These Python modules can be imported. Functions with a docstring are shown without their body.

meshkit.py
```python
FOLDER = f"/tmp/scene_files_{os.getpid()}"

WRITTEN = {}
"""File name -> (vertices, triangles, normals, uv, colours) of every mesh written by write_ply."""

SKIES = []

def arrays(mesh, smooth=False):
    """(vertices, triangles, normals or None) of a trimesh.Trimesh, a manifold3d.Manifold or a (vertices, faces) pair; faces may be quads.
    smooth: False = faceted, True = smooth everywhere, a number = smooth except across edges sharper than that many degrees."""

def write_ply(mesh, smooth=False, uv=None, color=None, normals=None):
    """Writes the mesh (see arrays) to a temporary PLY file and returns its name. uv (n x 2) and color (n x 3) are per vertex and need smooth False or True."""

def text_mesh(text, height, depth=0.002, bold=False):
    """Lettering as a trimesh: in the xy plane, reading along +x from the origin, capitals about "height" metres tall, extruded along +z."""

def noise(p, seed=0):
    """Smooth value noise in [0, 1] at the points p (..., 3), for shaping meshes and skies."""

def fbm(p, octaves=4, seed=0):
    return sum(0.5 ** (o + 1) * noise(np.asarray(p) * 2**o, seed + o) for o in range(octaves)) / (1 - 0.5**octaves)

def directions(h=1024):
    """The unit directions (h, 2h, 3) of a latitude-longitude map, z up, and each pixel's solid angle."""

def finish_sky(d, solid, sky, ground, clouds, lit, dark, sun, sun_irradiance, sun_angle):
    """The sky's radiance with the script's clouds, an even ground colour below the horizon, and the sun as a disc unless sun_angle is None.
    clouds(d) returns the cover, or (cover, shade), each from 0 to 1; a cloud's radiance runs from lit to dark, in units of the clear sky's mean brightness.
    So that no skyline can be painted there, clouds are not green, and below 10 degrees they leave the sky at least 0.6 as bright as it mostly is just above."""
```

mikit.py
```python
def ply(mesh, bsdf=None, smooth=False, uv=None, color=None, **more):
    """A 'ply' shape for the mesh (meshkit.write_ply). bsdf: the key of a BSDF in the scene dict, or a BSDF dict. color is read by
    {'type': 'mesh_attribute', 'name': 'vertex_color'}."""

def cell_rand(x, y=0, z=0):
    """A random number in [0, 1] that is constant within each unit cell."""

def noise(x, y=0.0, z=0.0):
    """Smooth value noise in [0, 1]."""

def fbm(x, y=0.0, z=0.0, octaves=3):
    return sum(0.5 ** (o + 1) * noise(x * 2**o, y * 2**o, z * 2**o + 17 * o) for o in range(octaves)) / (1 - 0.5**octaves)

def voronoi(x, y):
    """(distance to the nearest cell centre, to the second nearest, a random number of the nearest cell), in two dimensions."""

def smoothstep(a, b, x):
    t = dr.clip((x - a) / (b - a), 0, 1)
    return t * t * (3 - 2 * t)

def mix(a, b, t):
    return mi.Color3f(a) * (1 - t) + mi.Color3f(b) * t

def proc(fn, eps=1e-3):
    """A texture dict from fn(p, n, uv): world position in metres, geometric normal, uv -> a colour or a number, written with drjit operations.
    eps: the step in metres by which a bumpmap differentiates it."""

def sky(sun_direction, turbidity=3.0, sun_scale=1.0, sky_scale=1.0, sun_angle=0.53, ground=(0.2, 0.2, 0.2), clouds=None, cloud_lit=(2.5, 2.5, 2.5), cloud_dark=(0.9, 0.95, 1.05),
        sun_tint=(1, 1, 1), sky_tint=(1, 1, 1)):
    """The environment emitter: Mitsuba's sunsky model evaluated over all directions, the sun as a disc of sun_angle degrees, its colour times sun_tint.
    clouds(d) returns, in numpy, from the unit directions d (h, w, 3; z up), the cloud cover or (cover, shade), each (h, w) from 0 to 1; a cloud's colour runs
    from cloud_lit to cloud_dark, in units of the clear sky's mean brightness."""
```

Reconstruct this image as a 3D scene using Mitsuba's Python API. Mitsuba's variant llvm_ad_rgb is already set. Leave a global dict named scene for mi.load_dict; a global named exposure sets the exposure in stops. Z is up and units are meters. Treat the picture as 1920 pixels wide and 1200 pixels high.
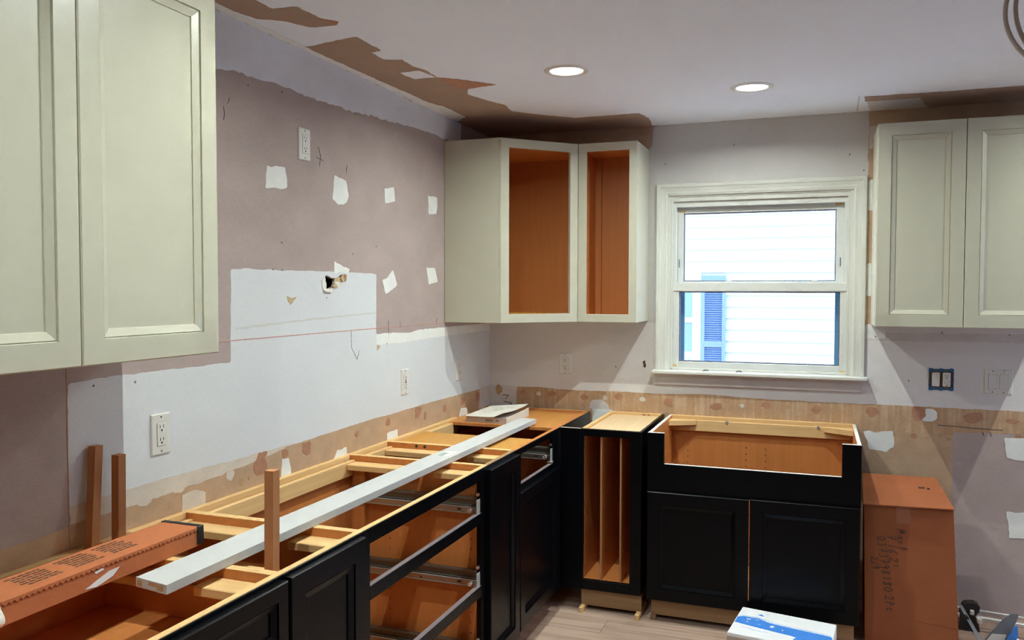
import math, random
import numpy as np, trimesh, mitsuba as mi, mikit, meshkit
import drjit as dr
from shapely.geometry import Polygon, LineString, Point, box as sbox
from shapely import affinity, unary_union
from mikit import noise, fbm, voronoi, cell_rand, smoothstep, mix
T = mi.ScalarTransform4f
scene, labels = {}, {}
rnd = random.Random(7)

# ------------------------------------------------------------------ camera, sky, exposure
F_PX, YAW, PITCH, ROLL = 1546.2, math.radians(20.338), math.radians(2.097), math.radians(0.083)
EYE = np.array([1.7637, -4.3851, 1.536])
fw = np.array([-math.sin(YAW) * math.cos(PITCH), math.cos(YAW) * math.cos(PITCH), -math.sin(PITCH)])
rt = np.array([math.cos(YAW), math.sin(YAW), 0])
up = np.cross(rt, fw)
up = up * math.cos(ROLL) - rt * math.sin(ROLL)
scene['camera'] = {'type': 'perspective', 'fov': math.degrees(2 * math.atan(960 / F_PX)), 'fov_axis': 'x', 'near_clip': 0.05, 'far_clip': 200.0,
                   'to_world': T().look_at(origin=EYE.tolist(), target=(EYE + fw).tolist(), up=up.tolist())}
SKY_TINT = (0.70, 0.94, 1.42)
# an even, bright overcast sky
SKY = 29.0
scene['sky'] = mikit.sky((0.2, 0.5, 0.85), turbidity=4.0, sun_scale=0.0, sky_scale=SKY, ground=(0.3, 0.3, 0.28),
                         clouds=lambda d: np.full(d.shape[:2], 1.0), cloud_lit=SKY_TINT, cloud_dark=SKY_TINT)
LAMP = (0.955, 1.035, 0.955)      # colour of the lamps
LAMP_INTENSITY = 5.4          # of the small bright source behind each clear lens
LENS_RADIANCE = 4.0           # of the frosted rim of the lens
exposure = 0.06
CEIL = 2.405


# ------------------------------------------------------------------ colours and materials
def lin(r, g, b):
    return [((c / 255) / 12.92 if c <= 10 else ((c / 255 + 0.055) / 1.055) ** 2.4) for c in (r, g, b)]


def rgb(c):
    return {'type': 'rgb', 'value': [float(x) for x in c]}


def mat(name, color, rough=0.6, spec=0.5, metallic=0.0, tex=None, bump=None, **kw):
    b = {'type': 'principled', 'base_color': mikit.proc(tex) if tex else rgb(color), 'roughness': rough, 'metallic': metallic, 'specular': spec, **kw}
    if bump:
        b = {'type': 'bumpmap', 'nested_texture': mikit.proc(bump[0]), 'scale': bump[1], 'nested_bsdf': b}
    scene[name] = {'type': 'twosided', 'bsdf': b}
    return name


def mottle(color, amp=0.08, s=(14, 14, 14), fine=0.05, fs=220):
    c = mi.Color3f(*color)

    def fn(p, n, uv):
        k = 1 + amp * (fbm(p.x * s[0], p.y * s[1], p.z * s[2]) - 0.5) * 2 + fine * (noise(p.x * fs, p.y * fs, p.z * fs) - 0.5) * 2
        return c * k
    return fn


def grain(color, dark, axis, amp=0.5):
    """wood grain stretched along one axis"""
    def fn(p, n, uv):
        f = {'x': (3, 70, 70), 'y': (70, 3, 70), 'z': (70, 70, 3)}[axis]
        g = fbm(p.x * f[0], p.y * f[1], p.z * f[2])
        g2 = noise(p.x * f[0] * 6, p.y * f[1] * 6, p.z * f[2] * 6)
        t = dr.clip((g - 0.3) * 1.6, 0, 1) * amp + g2 * 0.15 * amp
        return mix(color, dark, t)
    return fn


M = {}
mat('drywall_kraft', None, 0.9, 0.2, tex=mottle((0.42, 0.34, 0.318), 0.09, (9, 9, 9), 0.05))
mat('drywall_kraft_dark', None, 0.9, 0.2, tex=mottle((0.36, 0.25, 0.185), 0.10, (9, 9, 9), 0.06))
mat('torn_paper', None, 0.95, 0.1, tex=mottle((0.42, 0.22, 0.14), 0.15, (60, 60, 60), 0.1))
mat('torn_paper_tan', None, 0.95, 0.1, tex=mottle((0.46, 0.30, 0.17), 0.15, (60, 60, 60), 0.1))
mat('wall_paint', None, 0.75, 0.3, tex=mottle((0.66, 0.68, 0.70), 0.03, (6, 6, 6), 0.03))
mat('wall_paint_lavender', None, 0.75, 0.3, tex=mottle((0.70, 0.67, 0.66), 0.04, (6, 6, 6), 0.03))
mat('wall_paint_grey', None, 0.8, 0.3, tex=mottle((0.60, 0.575, 0.565), 0.04, (5, 5, 5), 0.03))
mat('compound', None, 0.85, 0.2, tex=mottle((0.78, 0.79, 0.76), 0.06, (25, 25, 25), 0.03))
mat('compound_grey', None, 0.85, 0.2, tex=mottle((0.62, 0.58, 0.56), 0.10, (18, 18, 18), 0.04))
mat('compound_smear', None, 0.85, 0.2, tex=mottle((0.63, 0.56, 0.48), 0.12, (20, 20, 20), 0.05))
mat('ceiling_paint', None, 0.85, 0.25, tex=mottle((0.82, 0.865, 0.93), 0.02, (4, 4, 4), 0.02))
mat('plain_wall', (0.30, 0.30, 0.30), 0.8, 0.3)


def backsplash_tex(p, n, uv):
    u = p.x + p.y * 1.0
    ridge = noise(u * 95, p.z * 5, 3.0)
    blot = fbm(u * 11, p.z * 16, 9.0)
    base = mix((0.46, 0.29, 0.17), (0.57, 0.41, 0.28), smoothstep(0.35, 0.9, ridge * 0.5 + blot * 0.5))
    return base * (0.90 + 0.2 * noise(p.x * 230, p.y * 230, p.z * 230))


def backsplash_bump(p, n, uv):
    return noise((p.x + p.y) * 95, p.z * 5, 3.0)


mat('glue_kraft', None, 0.9, 0.2, tex=backsplash_tex, bump=(backsplash_bump, 0.0006))
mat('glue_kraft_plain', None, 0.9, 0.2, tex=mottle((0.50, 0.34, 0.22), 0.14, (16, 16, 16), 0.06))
mat('cream_paint', (0.50, 0.485, 0.385), 0.33, 0.5)
mat('black_paint', (0.0016, 0.002, 0.0034), 0.30, 0.15)
mat('seam_white', None, 0.85, 0.2, tex=mottle((0.76, 0.77, 0.82), 0.06, (12, 12, 12), 0.03))
mat('orange_ply', None, 0.45, 0.4, tex=grain((0.55, 0.21, 0.062), (0.44, 0.15, 0.04), 'z', 0.5))
mat('orange_top', None, 0.4, 0.4, tex=grain((0.56, 0.25, 0.065), (0.46, 0.18, 0.04), 'y', 0.5))
mat('amber_ply', None, 0.4, 0.4, tex=grain((0.54, 0.27, 0.06), (0.46, 0.21, 0.04), 'y', 0.5))
mat('pale_wood_y', None, 0.55, 0.4, tex=grain((0.74, 0.50, 0.235), (0.58, 0.33, 0.12), 'y', 0.6))
mat('pale_wood_x', None, 0.55, 0.4, tex=grain((0.74, 0.50, 0.24), (0.58, 0.34, 0.13), 'x', 0.6))
mat('maple_ply', None, 0.5, 0.4, tex=grain((0.66, 0.49, 0.29), (0.55, 0.38, 0.20), 'y', 0.5))
mat('stick_wood', None, 0.7, 0.3, tex=grain((0.44, 0.195, 0.085), (0.33, 0.13, 0.05), 'z', 0.6))
mat('toe_wood', None, 0.6, 0.3, tex=grain((0.36, 0.22, 0.115), (0.26, 0.15, 0.07), 'x', 0.7))
mat('cardboard', None, 0.85, 0.2, tex=mottle((0.45, 0.15, 0.064), 0.06, (20, 20, 20), 0.05))
mat('box_cardboard', None, 0.85, 0.2, tex=mottle((0.305, 0.098, 0.041), 0.07, (14, 14, 14), 0.06))
mat('white_trim', (0.64, 0.645, 0.59), 0.45, 0.4)
mat('white_vinyl', (0.68, 0.69, 0.65), 0.35, 0.4)
mat('screen_frame', (0.09, 0.20, 0.30), 0.5, 0.3)
mat('wall_stain', (0.60, 0.60, 0.57), 0.8, 0.2)
mat('clear_tape', (0.31, 0.11, 0.055), 0.22, 0.8)
mat('faint_print', (0.42, 0.41, 0.38), 0.8)
mat('pane_blue', (0.36, 0.52, 0.62), 0.1, 0.6)
mat('white_board', None, 0.5, 0.4, tex=mottle((0.50, 0.51, 0.505), 0.03, (8, 8, 8), 0.02))
mat('white_plastic', (0.72, 0.71, 0.67), 0.3, 0.5)
mat('dark_slot', (0.02, 0.018, 0.016), 0.6)
mat('red_plastic', (0.5, 0.05, 0.04), 0.4)
mat('blue_plastic', (0.02, 0.10, 0.26), 0.45)
mat('black_plastic', (0.015, 0.015, 0.016), 0.45)
mat('grey_plastic', (0.16, 0.18, 0.21), 0.4)
mat('galvanised', (0.40, 0.40, 0.38), 0.32, metallic=0.9)
mat('galvanised_dull', (0.17, 0.17, 0.15), 0.42, metallic=0.8)
mat('sheen_mauve', (0.19, 0.155, 0.165), 0.5, 0.4)  # colour of the reflected sheen on the glossy black rail tops
mat('zinc_plate', (0.50, 0.52, 0.50), 0.4, metallic=0.35)
mat('steel', (0.88, 0.87, 0.84), 0.34, metallic=0.85)
mat('pencil', (0.16, 0.12, 0.11), 0.9)
mat('red_chalk', (0.55, 0.33, 0.28), 0.9)
mat('ink', (0.05, 0.035, 0.03), 0.9)
mat('print_ink', (0.09, 0.04, 0.025), 0.9)
mat('print_blue', None, 0.5, 0.4, tex=mottle((0.06, 0.24, 0.72), 0.08, (30, 30, 30), 0.05))
mat('print_pale_blue', (0.45, 0.58, 0.80), 0.5)
mat('carton_white', (0.80, 0.81, 0.84), 0.5, 0.4)
mat('carton_cream', (0.70, 0.69, 0.62), 0.6, 0.3)
mat('carton_grey', (0.45, 0.38, 0.34), 0.7, 0.3)
mat('masking_tape', (0.62, 0.44, 0.20), 0.7)
mat('gypsum', (0.74, 0.72, 0.66), 0.95)
mat('gypsum_tan', (0.52, 0.40, 0.24), 0.95)
mat('cavity_dark', (0.10, 0.055, 0.04), 0.95)
mat('cable_sheath', (0.44, 0.36, 0.31), 0.5)
mat('siding', (0.78, 0.80, 0.82), 0.6)
mat('shutter_paint', (0.30, 0.42, 0.64), 0.5)
mat('bounce_concrete', (0.68, 0.68, 0.68), 0.9)  # kept pale so the unseen slab bounces light upward
mat('pale_boards', (0.30, 0.27, 0.23), 0.6)
mat('gravel', (0.72, 0.72, 0.72), 0.95)  # pale tone chosen to throw daylight up to the ceiling
mat('green_sticker', (0.30, 0.38, 0.33), 0.5)
scene['clear_film'] = {'type': 'thindielectric', 'int_ior': 1.25}
scene['pane_glass'] = {'type': 'thindielectric', 'int_ior': 1.5}
for k, (c1, c2) in enumerate([((0.49, 0.35, 0.275), (0.33, 0.22, 0.165)), ((0.45, 0.32, 0.255), (0.30, 0.20, 0.15)), ((0.52, 0.37, 0.30), (0.35, 0.24, 0.185)), ((0.43, 0.30, 0.235), (0.29, 0.19, 0.145))]):
    def plank_tex(p, n, uv, c1=c1, c2=c2, k=k):
        g = fbm(p.x * 3 + k * 7, p.y * 55, k * 3.1)
        knot = noise(p.x * 7 + k, p.y * 16, 2.0)
        return mix(c1, c2, dr.clip((g - 0.32) * 1.9, 0, 1) * 0.8 + smoothstep(0.78, 0.95, knot) * 0.35)
    mat(f'plank_wood_{k}', None, 0.5, 0.4, tex=plank_tex)


# ------------------------------------------------------------------ mesh helpers
def numbered(name, taken):
    if name not in taken:
        return name
    i = 1
    while f'{name}_{i:03d}' in taken:
        i += 1
    return f'{name}_{i:03d}'


things = set()


def thing(name, label, cat, group=None):
    key = numbered(name, things)
    things.add(key)
    labels[key] = {'label': label, 'category': cat}
    if group:
        labels[key]['group'] = group
    return key


def struct(name, label=None):
    things.add(name)
    labels[name] = {'kind': 'structure'}
    if label:
        labels[name]['label'] = label
    return name


def put(key, mesh, bsdf, smooth=False, **more):
    scene[key] = mikit.ply(mesh, bsdf, smooth=smooth, **more)
    return key


def part(parent, name, mesh, bsdf, smooth=False, label=None, kind=None, **more):
    key = numbered(f'{parent}__{name}', scene)
    put(key, mesh, bsdf, smooth, **more)
    if label or kind:
        labels[key] = {**({'label': label} if label else {}), **({'kind': kind} if kind else {})}
    return key


def bx(x0, x1, y0, y1, z0, z1, c=0.0012):
    lo, hi = np.minimum([x0, y0, z0], [x1, y1, z1]), np.maximum([x0, y0, z0], [x1, y1, z1])
    c = min(c, 0.3 * float((hi - lo).min()))
    if c <= 0:
        m = trimesh.creation.box(extents=hi - lo)
        m.apply_translation((lo + hi) / 2)
        return m
    pts = []
    for s in np.ndindex(2, 2, 2):
        base = np.where(np.array(s) == 1, hi, lo)
        sg = np.where(np.array(s) == 1, -1, 1)
        for a in range(3):
            q = base.copy()
            for b in range(3):
                if b != a:
                    q[b] += sg[b] * c
            pts.append(q)
    return trimesh.convex.convex_hull(np.array(pts))


def cat(*ms):
    return trimesh.util.concatenate([m for m in ms])


class Fr:
    """a frame: u runs along U, v up, n outward (U x z)"""
    def __init__(self, O=(0, 0, 0), U=(1, 0, 0)):
        self.O, self.U = np.array(O, float), np.array(U, float) / np.linalg.norm(U)
        self.V = np.array([0, 0, 1.0])
        self.N = np.cross(self.U, self.V)

    def mesh(self, m):
        v = np.asarray(m.vertices)
        return trimesh.Trimesh(self.O + v[:, :1] * self.U + v[:, 1:2] * self.V + v[:, 2:3] * self.N, m.faces, process=False)

    def box(self, u0, u1, v0, v1, n0, n1, c=0.0012):
        return self.mesh(bx(u0, u1, v0, v1, n0, n1, c))

    def poly(self, poly, n0, n1):
        m = trimesh.creation.extrude_polygon(poly, n1 - n0, engine='earcut')
        m.apply_translation([0, 0, n0])
        return self.mesh(m)


LW = Fr((0, 0, 0), (0, 1, 0))      # left wall / left run: u = y, n = x
BW = Fr((0, 0, 0), (1, 0, 0))      # back wall / back run: u = x, n = -y


def polys(p):
    return [g for g in getattr(p, 'geoms', [p]) if g.geom_type == 'Polygon' and g.area > 1e-7]


def ext(fr, p, n0, n1):
    return cat(*[fr.poly(g, n0, n1) for g in polys(p)])


def ceil_ext(p, t0, t1):
    out = []
    for g in polys(p):
        m = trimesh.creation.extrude_polygon(g, t1 - t0, engine='earcut')
        m.apply_translation([0, 0, CEIL - t1])
        out.append(m)
    return cat(*out)


def rough(pts, amp=0.004, step=0.012, seed=0, scale=40):
    """a polygon with an uneven edge"""
    ring = LineString(list(pts) + [pts[0]])
    n = max(8, int(ring.length / step))
    q = np.array([ring.interpolate(i / n, normalized=True).coords[0] for i in range(n)])
    q3 = np.c_[q * scale, np.full(n, seed * 3.7)]
    d = np.c_[meshkit.fbm(q3, 3, seed) - 0.5, meshkit.fbm(q3 + 50, 3, seed + 9) - 0.5] * 2 * amp * 2
    p = Polygon(q + d).buffer(0)
    return max(polys(p), key=lambda g: g.area)


def blob(cx, cy, rx, ry, seed=0, amp=0.22, n=28):
    a = np.arange(n) / n * 2 * np.pi
    r = 1 + amp * 2 * (meshkit.fbm(np.c_[np.cos(a) * 1.3 + seed * 5, np.sin(a) * 1.3, a * 0 + seed], 3, seed) - 0.5) * 2
    return Polygon(np.c_[cx + rx * r * np.cos(a), cy + ry * r * np.sin(a)]).buffer(0)


def ring_loft(w, h, prof):
    """a rectangular frame w x h swept with mitred corners along the closed profile (inset, n)"""
    V, F, k = [], [], len(prof)
    for ins, n in prof:
        V += [[ins, ins, n], [w - ins, ins, n], [w - ins, h - ins, n], [ins, h - ins, n]]
    for i in range(k):
        j = (i + 1) % k
        for a in range(4):
            b = (a + 1) % 4
            F += [[4 * i + a, 4 * i + b, 4 * j + b], [4 * i + a, 4 * j + b, 4 * j + a]]
    m = trimesh.Trimesh(np.array(V, float), F, process=False)
    if m.volume < 0:
        m.invert()
    return m


def cyl(p0, p1, r, n=20, r1=None):
    p0, p1 = np.array(p0, float), np.array(p1, float)
    z = (p1 - p0) / np.linalg.norm(p1 - p0)
    x = np.cross(z, [0, 0, 1] if abs(z[2]) < 0.9 else [1, 0, 0])
    x /= np.linalg.norm(x)
    y = np.cross(z, x)
    a = np.arange(n) / n * 2 * np.pi
    ring = np.cos(a)[:, None] * x + np.sin(a)[:, None] * y
    V = np.vstack([p0 + ring * r, p1 + ring * (r if r1 is None else r1), [p0], [p1]])
    F = []
    for i in range(n):
        j = (i + 1) % n
        F += [[i, j, n + j], [i, n + j, n + i], [2 * n, j, i], [2 * n + 1, n + i, n + j]]
    return trimesh.Trimesh(V, F, process=False)


def tube(pts, r, n=10):
    pts = np.array(pts, float)
    V, F = [], []
    t = np.gradient(pts, axis=0)
    t /= np.linalg.norm(t, axis=1, keepdims=True)
    x = np.cross(t[0], [0.3, 0.2, 0.9])
    x /= np.linalg.norm(x)
    a = np.arange(n) / n * 2 * np.pi
    for p, d in zip(pts, t):
        x = x - d * (x @ d)
        x /= np.linalg.norm(x)
        y = np.cross(d, x)
        V.append(p + r * (np.cos(a)[:, None] * x + np.sin(a)[:, None] * y))
    V = np.vstack(V)
    for i in range(len(pts) - 1):
        for k in range(n):
            l = (k + 1) % n
            F += [[i * n + k, i * n + l, (i + 1) * n + l], [i * n + k, (i + 1) * n + l, (i + 1) * n + k]]
    m = trimesh.Trimesh(V, F, process=False)
    return m


# ------------------------------------------------------------------ the setting: floor
floor = struct('floor', 'grey brown oak plank floor')
XR, YR = 4.3, -6.8                                   # far side wall and rear wall, outside the picture
put('floor', bx(-0.02, XR, YR, 0.02, -0.06, -0.0125, 0), 'plank_wood_1')
PW, row = 0.168, 0
y = 0.0
while y > -3.2:
    x = -0.9 + (row * 0.437) % 1.2
    while x < XR:
        x0, x1 = max(0.0, x), min(XR, x + 1.22)
        if x1 - x0 > 0.05:
            part('floor', 'plank', bx(x0 + 0.0007, x1 - 0.0007, y - PW + 0.0007, y - 0.0007, -0.0125, 0.0, 0.0012), f'plank_wood_{rnd.randrange(4)}')
        x += 1.22
    y -= PW
    row += 1
part('floor', 'far_boards', bx(0, XR, YR, y, -0.0125, 0.0, 0), 'pale_boards')

# ------------------------------------------------------------------ ceiling
struct('ceiling', 'white painted ceiling with brown strips of torn drywall along the old soffit line')
put('ceiling', bx(-0.02, XR + 0.02, YR - 0.02, 0.13, CEIL, CEIL + 0.03, 0), 'ceiling_paint')
CE1 = [(0.055, -2.9), (0.175, -2.62), (0.166, -2.299), (0.165, -2.216), (0.247, -2.212), (0.258, -2.084), (0.292, -2.043), (0.267, -2.014), (0.174, -2.019), (0.131, -2.106), (0.06, -2.154), (0.04, -2.235)]
CE2 = [(0.03, -1.844), (0.071, -1.844), (0.183, -1.87), (0.262, -1.884), (0.265, -1.818), (0.262, -1.705), (0.217, -1.698), (0.214, -1.599), (0.277, -1.576), (0.275, -1.471), (0.294, -1.408), (0.29, -1.294),
       (0.361, -1.238), (0.473, -1.102), (0.394, -1.089), (0.329, -1.073), (0.29, -0.983), (0.327, -0.841), (0.371, -0.728), (0.355, -0.59), (0.441, -0.486), (0.605, -0.332), (0.926, -0.336), (0.95, -0.2), (0.93, 0.0), (0.0, 0.0),
       (0.0, -0.45), (0.09, -0.547), (0.088, -0.791), (0.055, -0.904), (0.053, -1.087), (0.04, -1.371), (0.035, -1.606), (0.03, -1.742)]
CE2b = [(0.176, -1.409), (0.265, -1.419), (0.287, -1.295), (0.188, -1.3)]
part('ceiling', 'bare_drywall', ceil_ext(rough(CE1, 0.004, seed=1), 0, 0.0008), 'drywall_kraft_dark')
part('ceiling', 'bare_drywall', ceil_ext(rough(CE2, 0.004, seed=2).difference(rough(CE2b, 0.003, seed=3)), 0, 0.0008), 'drywall_kraft_dark')
part('ceiling', 'torn_paper', ceil_ext(rough([(0.247, -2.097), (0.258, -2.084), (0.292, -2.043), (0.267, -2.014), (0.254, -2.048)], 0.003, seed=4), 0.0008, 0.0016), 'torn_paper')
part('ceiling', 'torn_paper', ceil_ext(rough([(0.29, -1.294), (0.361, -1.238), (0.473, -1.102), (0.394, -1.089), (0.329, -1.073), (0.295, -1.091)], 0.003, seed=5), 0.0008, 0.0016), 'torn_paper')
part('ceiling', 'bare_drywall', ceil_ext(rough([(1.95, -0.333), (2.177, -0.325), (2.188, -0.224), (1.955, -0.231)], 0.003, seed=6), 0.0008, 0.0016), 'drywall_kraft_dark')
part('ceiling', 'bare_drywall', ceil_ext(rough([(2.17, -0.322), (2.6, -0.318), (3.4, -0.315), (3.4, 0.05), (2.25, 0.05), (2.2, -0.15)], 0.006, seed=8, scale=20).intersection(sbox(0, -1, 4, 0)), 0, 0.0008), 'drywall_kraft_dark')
part('ceiling', 'glue_or_shadow', ceil_ext(rough([(1.955, -0.30), (2.18, -0.30), (2.21, -0.15), (2.26, 0.05), (1.99, 0.05)], 0.006, seed=9, scale=20).intersection(sbox(0, -1, 4, 0)), 0, 0.0007), 'compound_grey')
part('ceiling', 'patch_edge', ceil_ext(LineString([(1.925, -0.34), (1.93, -0.03)]).buffer(0.004), 0, 0.001), 'compound_grey')
part('ceiling', 'seam_tape', ceil_ext(rough([(0.0, -2.9), (0.05, -2.9), (0.035, -1.9), (0.05, -1.2), (0.09, -0.6), (0.0, -0.5)], 0.004, seed=7), 0, 0.0006), 'compound')

# ------------------------------------------------------------------ left wall
struct('wall_left', 'left kitchen wall of bare brown drywall above a white painted band')
HOLE = [(-1.700, 1.575), (-1.672, 1.589), (-1.640, 1.578), (-1.603, 1.580), (-1.565, 1.594), (-1.532, 1.592), (-1.530, 1.57), (-1.560, 1.566), (-1.591, 1.556), (-1.654, 1.538), (-1.678, 1.535), (-1.7, 1.540)]
hole = rough(HOLE, 0.003, 0.008, seed=11)
put('wall_left', ext(LW, sbox(YR, -0.02, 0.12, CEIL + 0.02).difference(hole), -0.013, 0.0), 'drywall_kraft')
cav = cat(LW.box(-1.76, -1.47, 1.47, 1.67, -0.105, -0.10, 0), LW.box(-1.76, -1.47, 1.465, 1.47, -0.105, -0.013, 0), LW.box(-1.76, -1.47, 1.67, 1.675, -0.105, -0.013, 0),
          LW.box(-1.765, -1.76, 1.465, 1.675, -0.105, -0.013, 0), LW.box(-1.47, -1.465, 1.465, 1.675, -0.105, -0.013, 0))
part('wall_left', 'stud_cavity', cav, 'cavity_dark')
paint = Polygon([(-2.84, 0.97), (-2.838, 1.298), (-2.739, 1.304), (-2.669, 1.303), (-2.561, 1.304), (-2.457, 1.303), (-2.224, 1.301), (-2.219, 1.601), (-2.147, 1.604), (-1.976, 1.603), (-1.713, 1.605), (-1.512, 1.605), (-1.292, 1.603),
                 (-1.295, 1.346), (-1.162, 1.346), (-0.993, 1.337), (-0.903, 1.347), (-0.586, 1.347), (-0.3, 1.345), (0, 1.345), (0, 0.97)])
paint = rough(list(paint.exterior.coords)[:-1], 0.0022, 0.012, seed=12).intersection(sbox(-4, 0.9, -0.0, 1.7))
part('wall_left', 'painted_area', ext(LW, paint.difference(hole.buffer(0.002)), 0, 0.0006), 'wall_paint')
TAPE = [(-2.9, 2.19), (-2.6, 2.205), (-2.277, 2.217), (-2.189, 2.236), (-2.119, 2.236), (-1.976, 2.246), (-1.819, 2.244), (-1.682, 2.244), (-1.57, 2.251), (-1.478, 2.248), (-1.309, 2.264), (-1.155, 2.271), (-0.987, 2.283), (-0.842, 2.288), (-0.726, 2.292), (-0.593, 2.289), (-0.4, 2.292), (-0.4, CEIL), (-2.9, CEIL)]
part('wall_left', 'seam_tape', ext(LW, rough(TAPE, 0.0045, 0.012, seed=13).intersection(sbox(-3, 2, -0.3, CEIL)), 0, 0.0008), 'seam_white')
PATCHES = [[(-2.03, 1.952), (-1.99, 1.96), (-1.925, 1.966), (-1.915, 1.899), (-1.951, 1.887), (-2.04, 1.881)], [(-1.611, 1.976), (-1.528, 1.972), (-1.509, 1.911), (-1.522, 1.878), (-1.587, 1.868), (-1.627, 1.885)],
           [(-1.22, 1.973), (-1.132, 1.988), (-1.122, 1.925), (-1.213, 1.907)], [(-0.792, 1.984), (-0.691, 1.992), (-0.692, 1.929), (-0.704, 1.906), (-0.787, 1.899)],
           [(-1.614, 1.645), (-1.505, 1.618), (-1.516, 1.602), (-1.618, 1.602)], [(-1.239, 1.577), (-1.2, 1.586), (-1.144, 1.623), (-1.106, 1.555), (-1.212, 1.514)], [(-0.811, 1.642), (-0.719, 1.644), (-0.685, 1.575), (-0.789, 1.56)]]
for i, P in enumerate(PATCHES):
    part('wall_left', 'compound_patch', ext(LW, rough(P, 0.003, 0.01, seed=20 + i), 0, 0.0012), 'compound')
STRIP = [(-1.295, 1.346), (-1.162, 1.346), (-0.993, 1.337), (-0.903, 1.347), (-0.586, 1.347), (0, 1.347), (0, 1.305), (-0.582, 1.303), (-0.809, 1.3), (-1.08, 1.297), (-1.295, 1.3)]
part('wall_left', 'compound_patch', ext(LW, rough(STRIP, 0.002, 0.012, seed=30), 0.0006, 0.0013), 'compound')
# strip of old backsplash: kraft paper, glue and torn spots
BSL = [(-2.84, 0.86), (-2.84, 0.945), (-2.664, 0.949), (-2.534, 0.945), (-2.427, 0.944), (-2.31, 0.950), (-2.15, 0.960), (-2.005, 0.978), (-1.768, 0.980), (-1.519, 0.985), (-1.321, 0.988), (-1.165, 0.985), (-0.996, 0.987), (-0.712, 0.987), (-0.386, 0.984), (-0.15, 0.982), (-0.15, 0.86)]
part('wall_left', 'kraft_band', ext(LW, rough(BSL, 0.0015, 0.012, seed=31), 0, 0.001), 'glue_kraft_plain')
part('wall_left', 'glue_or_shadow', ext(LW, rough([(-2.84, 0.94), (-2.84, 0.988), (-2.5, 0.99), (-2.2, 0.985), (-1.9, 0.984), (-1.97, 0.972), (-2.16, 0.956), (-2.35, 0.946), (-2.55, 0.942)], 0.003, 0.012, seed=32), 0.001, 0.0015), 'compound_smear')
part('wall_left', 'kraft_band', ext(LW, rough([(-3.9, 0.78), (-3.9, 0.945), (-3.029, 0.935), (-2.946, 0.932), (-2.845, 0.937), (-2.845, 0.86)], 0.002, 0.012, seed=33), 0, 0.001), 'glue_kraft_plain')
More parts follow.
